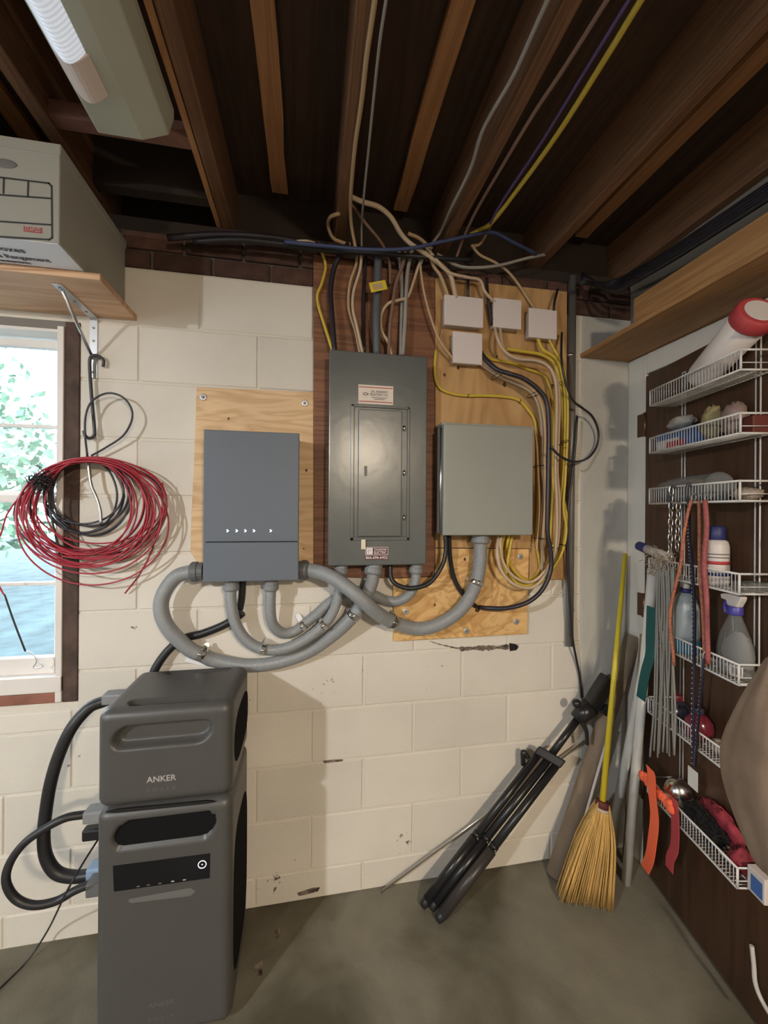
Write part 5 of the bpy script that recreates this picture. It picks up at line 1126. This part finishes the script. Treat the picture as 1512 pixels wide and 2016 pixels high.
# tan bag hanging near the latch side
bgm = MB(); pr_ = []
outl = [(1512, 1285, .022), (1500, 1315, .035), (1478, 1350, .060), (1452, 1400, .085), (1428, 1445, .105), (1424, 1490, .115), (1432, 1535, .115), (1452, 1590, .105), (1475, 1640, .085), (1495, 1685, .055), (1510, 1712, .02)]
vs = []; nseg = 40
for i, (lx, ly, hw) in enumerate(outl):
    p = atd(lx, ly, 0.165); cc = p+DV*hw
    for k in range(nseg):
        a = 2*math.pi*k/nseg; wob = 1+0.07*math.sin(5*a+i*0.35)+0.05*math.sin(9*a-i*0.5)+0.03*math.sin(14*a)
        vs.append(cc+DV*(hw*math.cos(a)*(0.96+0.04*wob))+DN*(0.048*min(1, hw/0.07)*math.sin(a)*wob))
bgm.add(vs, [(i*nseg+k, i*nseg+(k+1) % nseg, (i+1)*nseg+(k+1) % nseg, (i+1)*nseg+k) for i in range(len(outl)-1) for k in range(nseg)], True); bgm.f.append(list(range(nseg))); bgm.f.append([len(vs)-nseg+k for k in range(nseg)][::-1])
o = tag(build('cloth_bag', bgm, 'cloth_tan'), 'sagging tan cloth bag hanging over the door racks', 'bag'); hp = outl[0]; p0_ = atd(hp[0], hp[1]+6, 0.165)+DV*hp[2]; q0_ = dr(0.76, 1.46, 0.012)
build('strap', MB().tube([p0_, p0_.lerp(q0_, .5)+DN*0.01, q0_, q0_-DN*0.012-VZ*0.008], 0.005, 8), 'cloth_tan', o)
ss = o.modifiers.new('sub', 'SUBSURF'); ss.levels = 1; ss.render_levels = 1
cable('white_cable', [(1480, 1862, 'r', .03), (1484, 1900, 'r', .03), (1487, 1935, 'r', .035), (1500, 1970, 'r', .03), (1530, 2020, 'r', .03)], 8, 'pvc_grey', 'pale cord hanging against the lower part of the door', 'cable')

# ================================================================== LIGHTS THE ROOM HAS
lf = thing('fluorescent_fixture', 'long ceiling fluorescent fixture with ribbed lens and pale green housing', 'light fixture', (0.11, -1.0, 2.40))
ya, yb_ = -0.42, -1.75
def prof(y): return [Vector(p) for p in ((0.035, y, 2.52), (0.06, y, 2.45), (0.165, y, 2.45), (0.228, y, 2.475), (0.240, y, 2.52), (0.240, y, 2.545), (0.035, y, 2.545))]
build('housing', MB().prism(prof(ya), (0, yb_-ya, 0)), 'lamp_housing', lf, bevel=0.004)
m = MB(); P1 = []
ring0 = [Vector((0.064+0.064*k/8, -0.62, 2.449-0.030*math.sin(math.pi*k/8))) for k in range(9)]
nl = 2
vs = ring0+[Vector((p.x, yb_+0.03, p.z)) for p in ring0]; uvs = []
m.add(vs, [(k, k+1, 9+k+1, 9+k) for k in range(8)], True, [[(0, 0), (0, 0), (yb_, 0), (yb_, 0)]]*8)
build('lens', m, 'lamp_lens', lf)
build('end_cap', MB().prism([Vector((0.062+0.072*k/8, -0.53, 2.4495-0.027*math.sin(math.pi*k/8))) for k in range(9)], (0, -0.09, 0)), 'lamp_cap', lf, bevel=0.003)
def lamp(pos, watts, colr, label, rim, soft):
    t = thing('shaded_ceiling_lamp', label, 'lamp', pos+VZ*0.19)
    build('shade', MB().add(*(lambda P: ([q for q in P], [(i*24+k, i*24+(k+1) % 24, (i+1)*24+(k+1) % 24, (i+1)*24+k) for i in range(3) for k in range(24)]))([pos+Vector((r*math.cos(k*math.pi/12), r*math.sin(k*math.pi/12), h)) for r, h in ((0.20, rim), (0.17, 0.13), (0.08, 0.16), (0.04, 0.18)) for k in range(24)]), True), 'shade_metal', t)
    build('stem', MB().tube([pos+VZ*0.17, Vector((pos.x, pos.y, 2.745))], 0.012, 8, smooth=0), 'shade_metal', t)
    l = bpy.data.lights.new('bulb', 'POINT'); l.energy = watts; l.color = colr; l.shadow_soft_size = soft
    o = bpy.data.objects.new('bulb', l); COL.objects.link(o); o.parent = t; o.location = (0, 0, -0.19)
lamp(LAMP_A[0], LAMP_A[1], LAMP_A[2], 'shaded ceiling lamp hanging from the joists toward the far side', -0.012, 0.055)
lamp(LAMP_B[0], LAMP_B[1], LAMP_B[2], 'warm shaded ceiling lamp hanging behind the viewer', -0.030, 0.11)
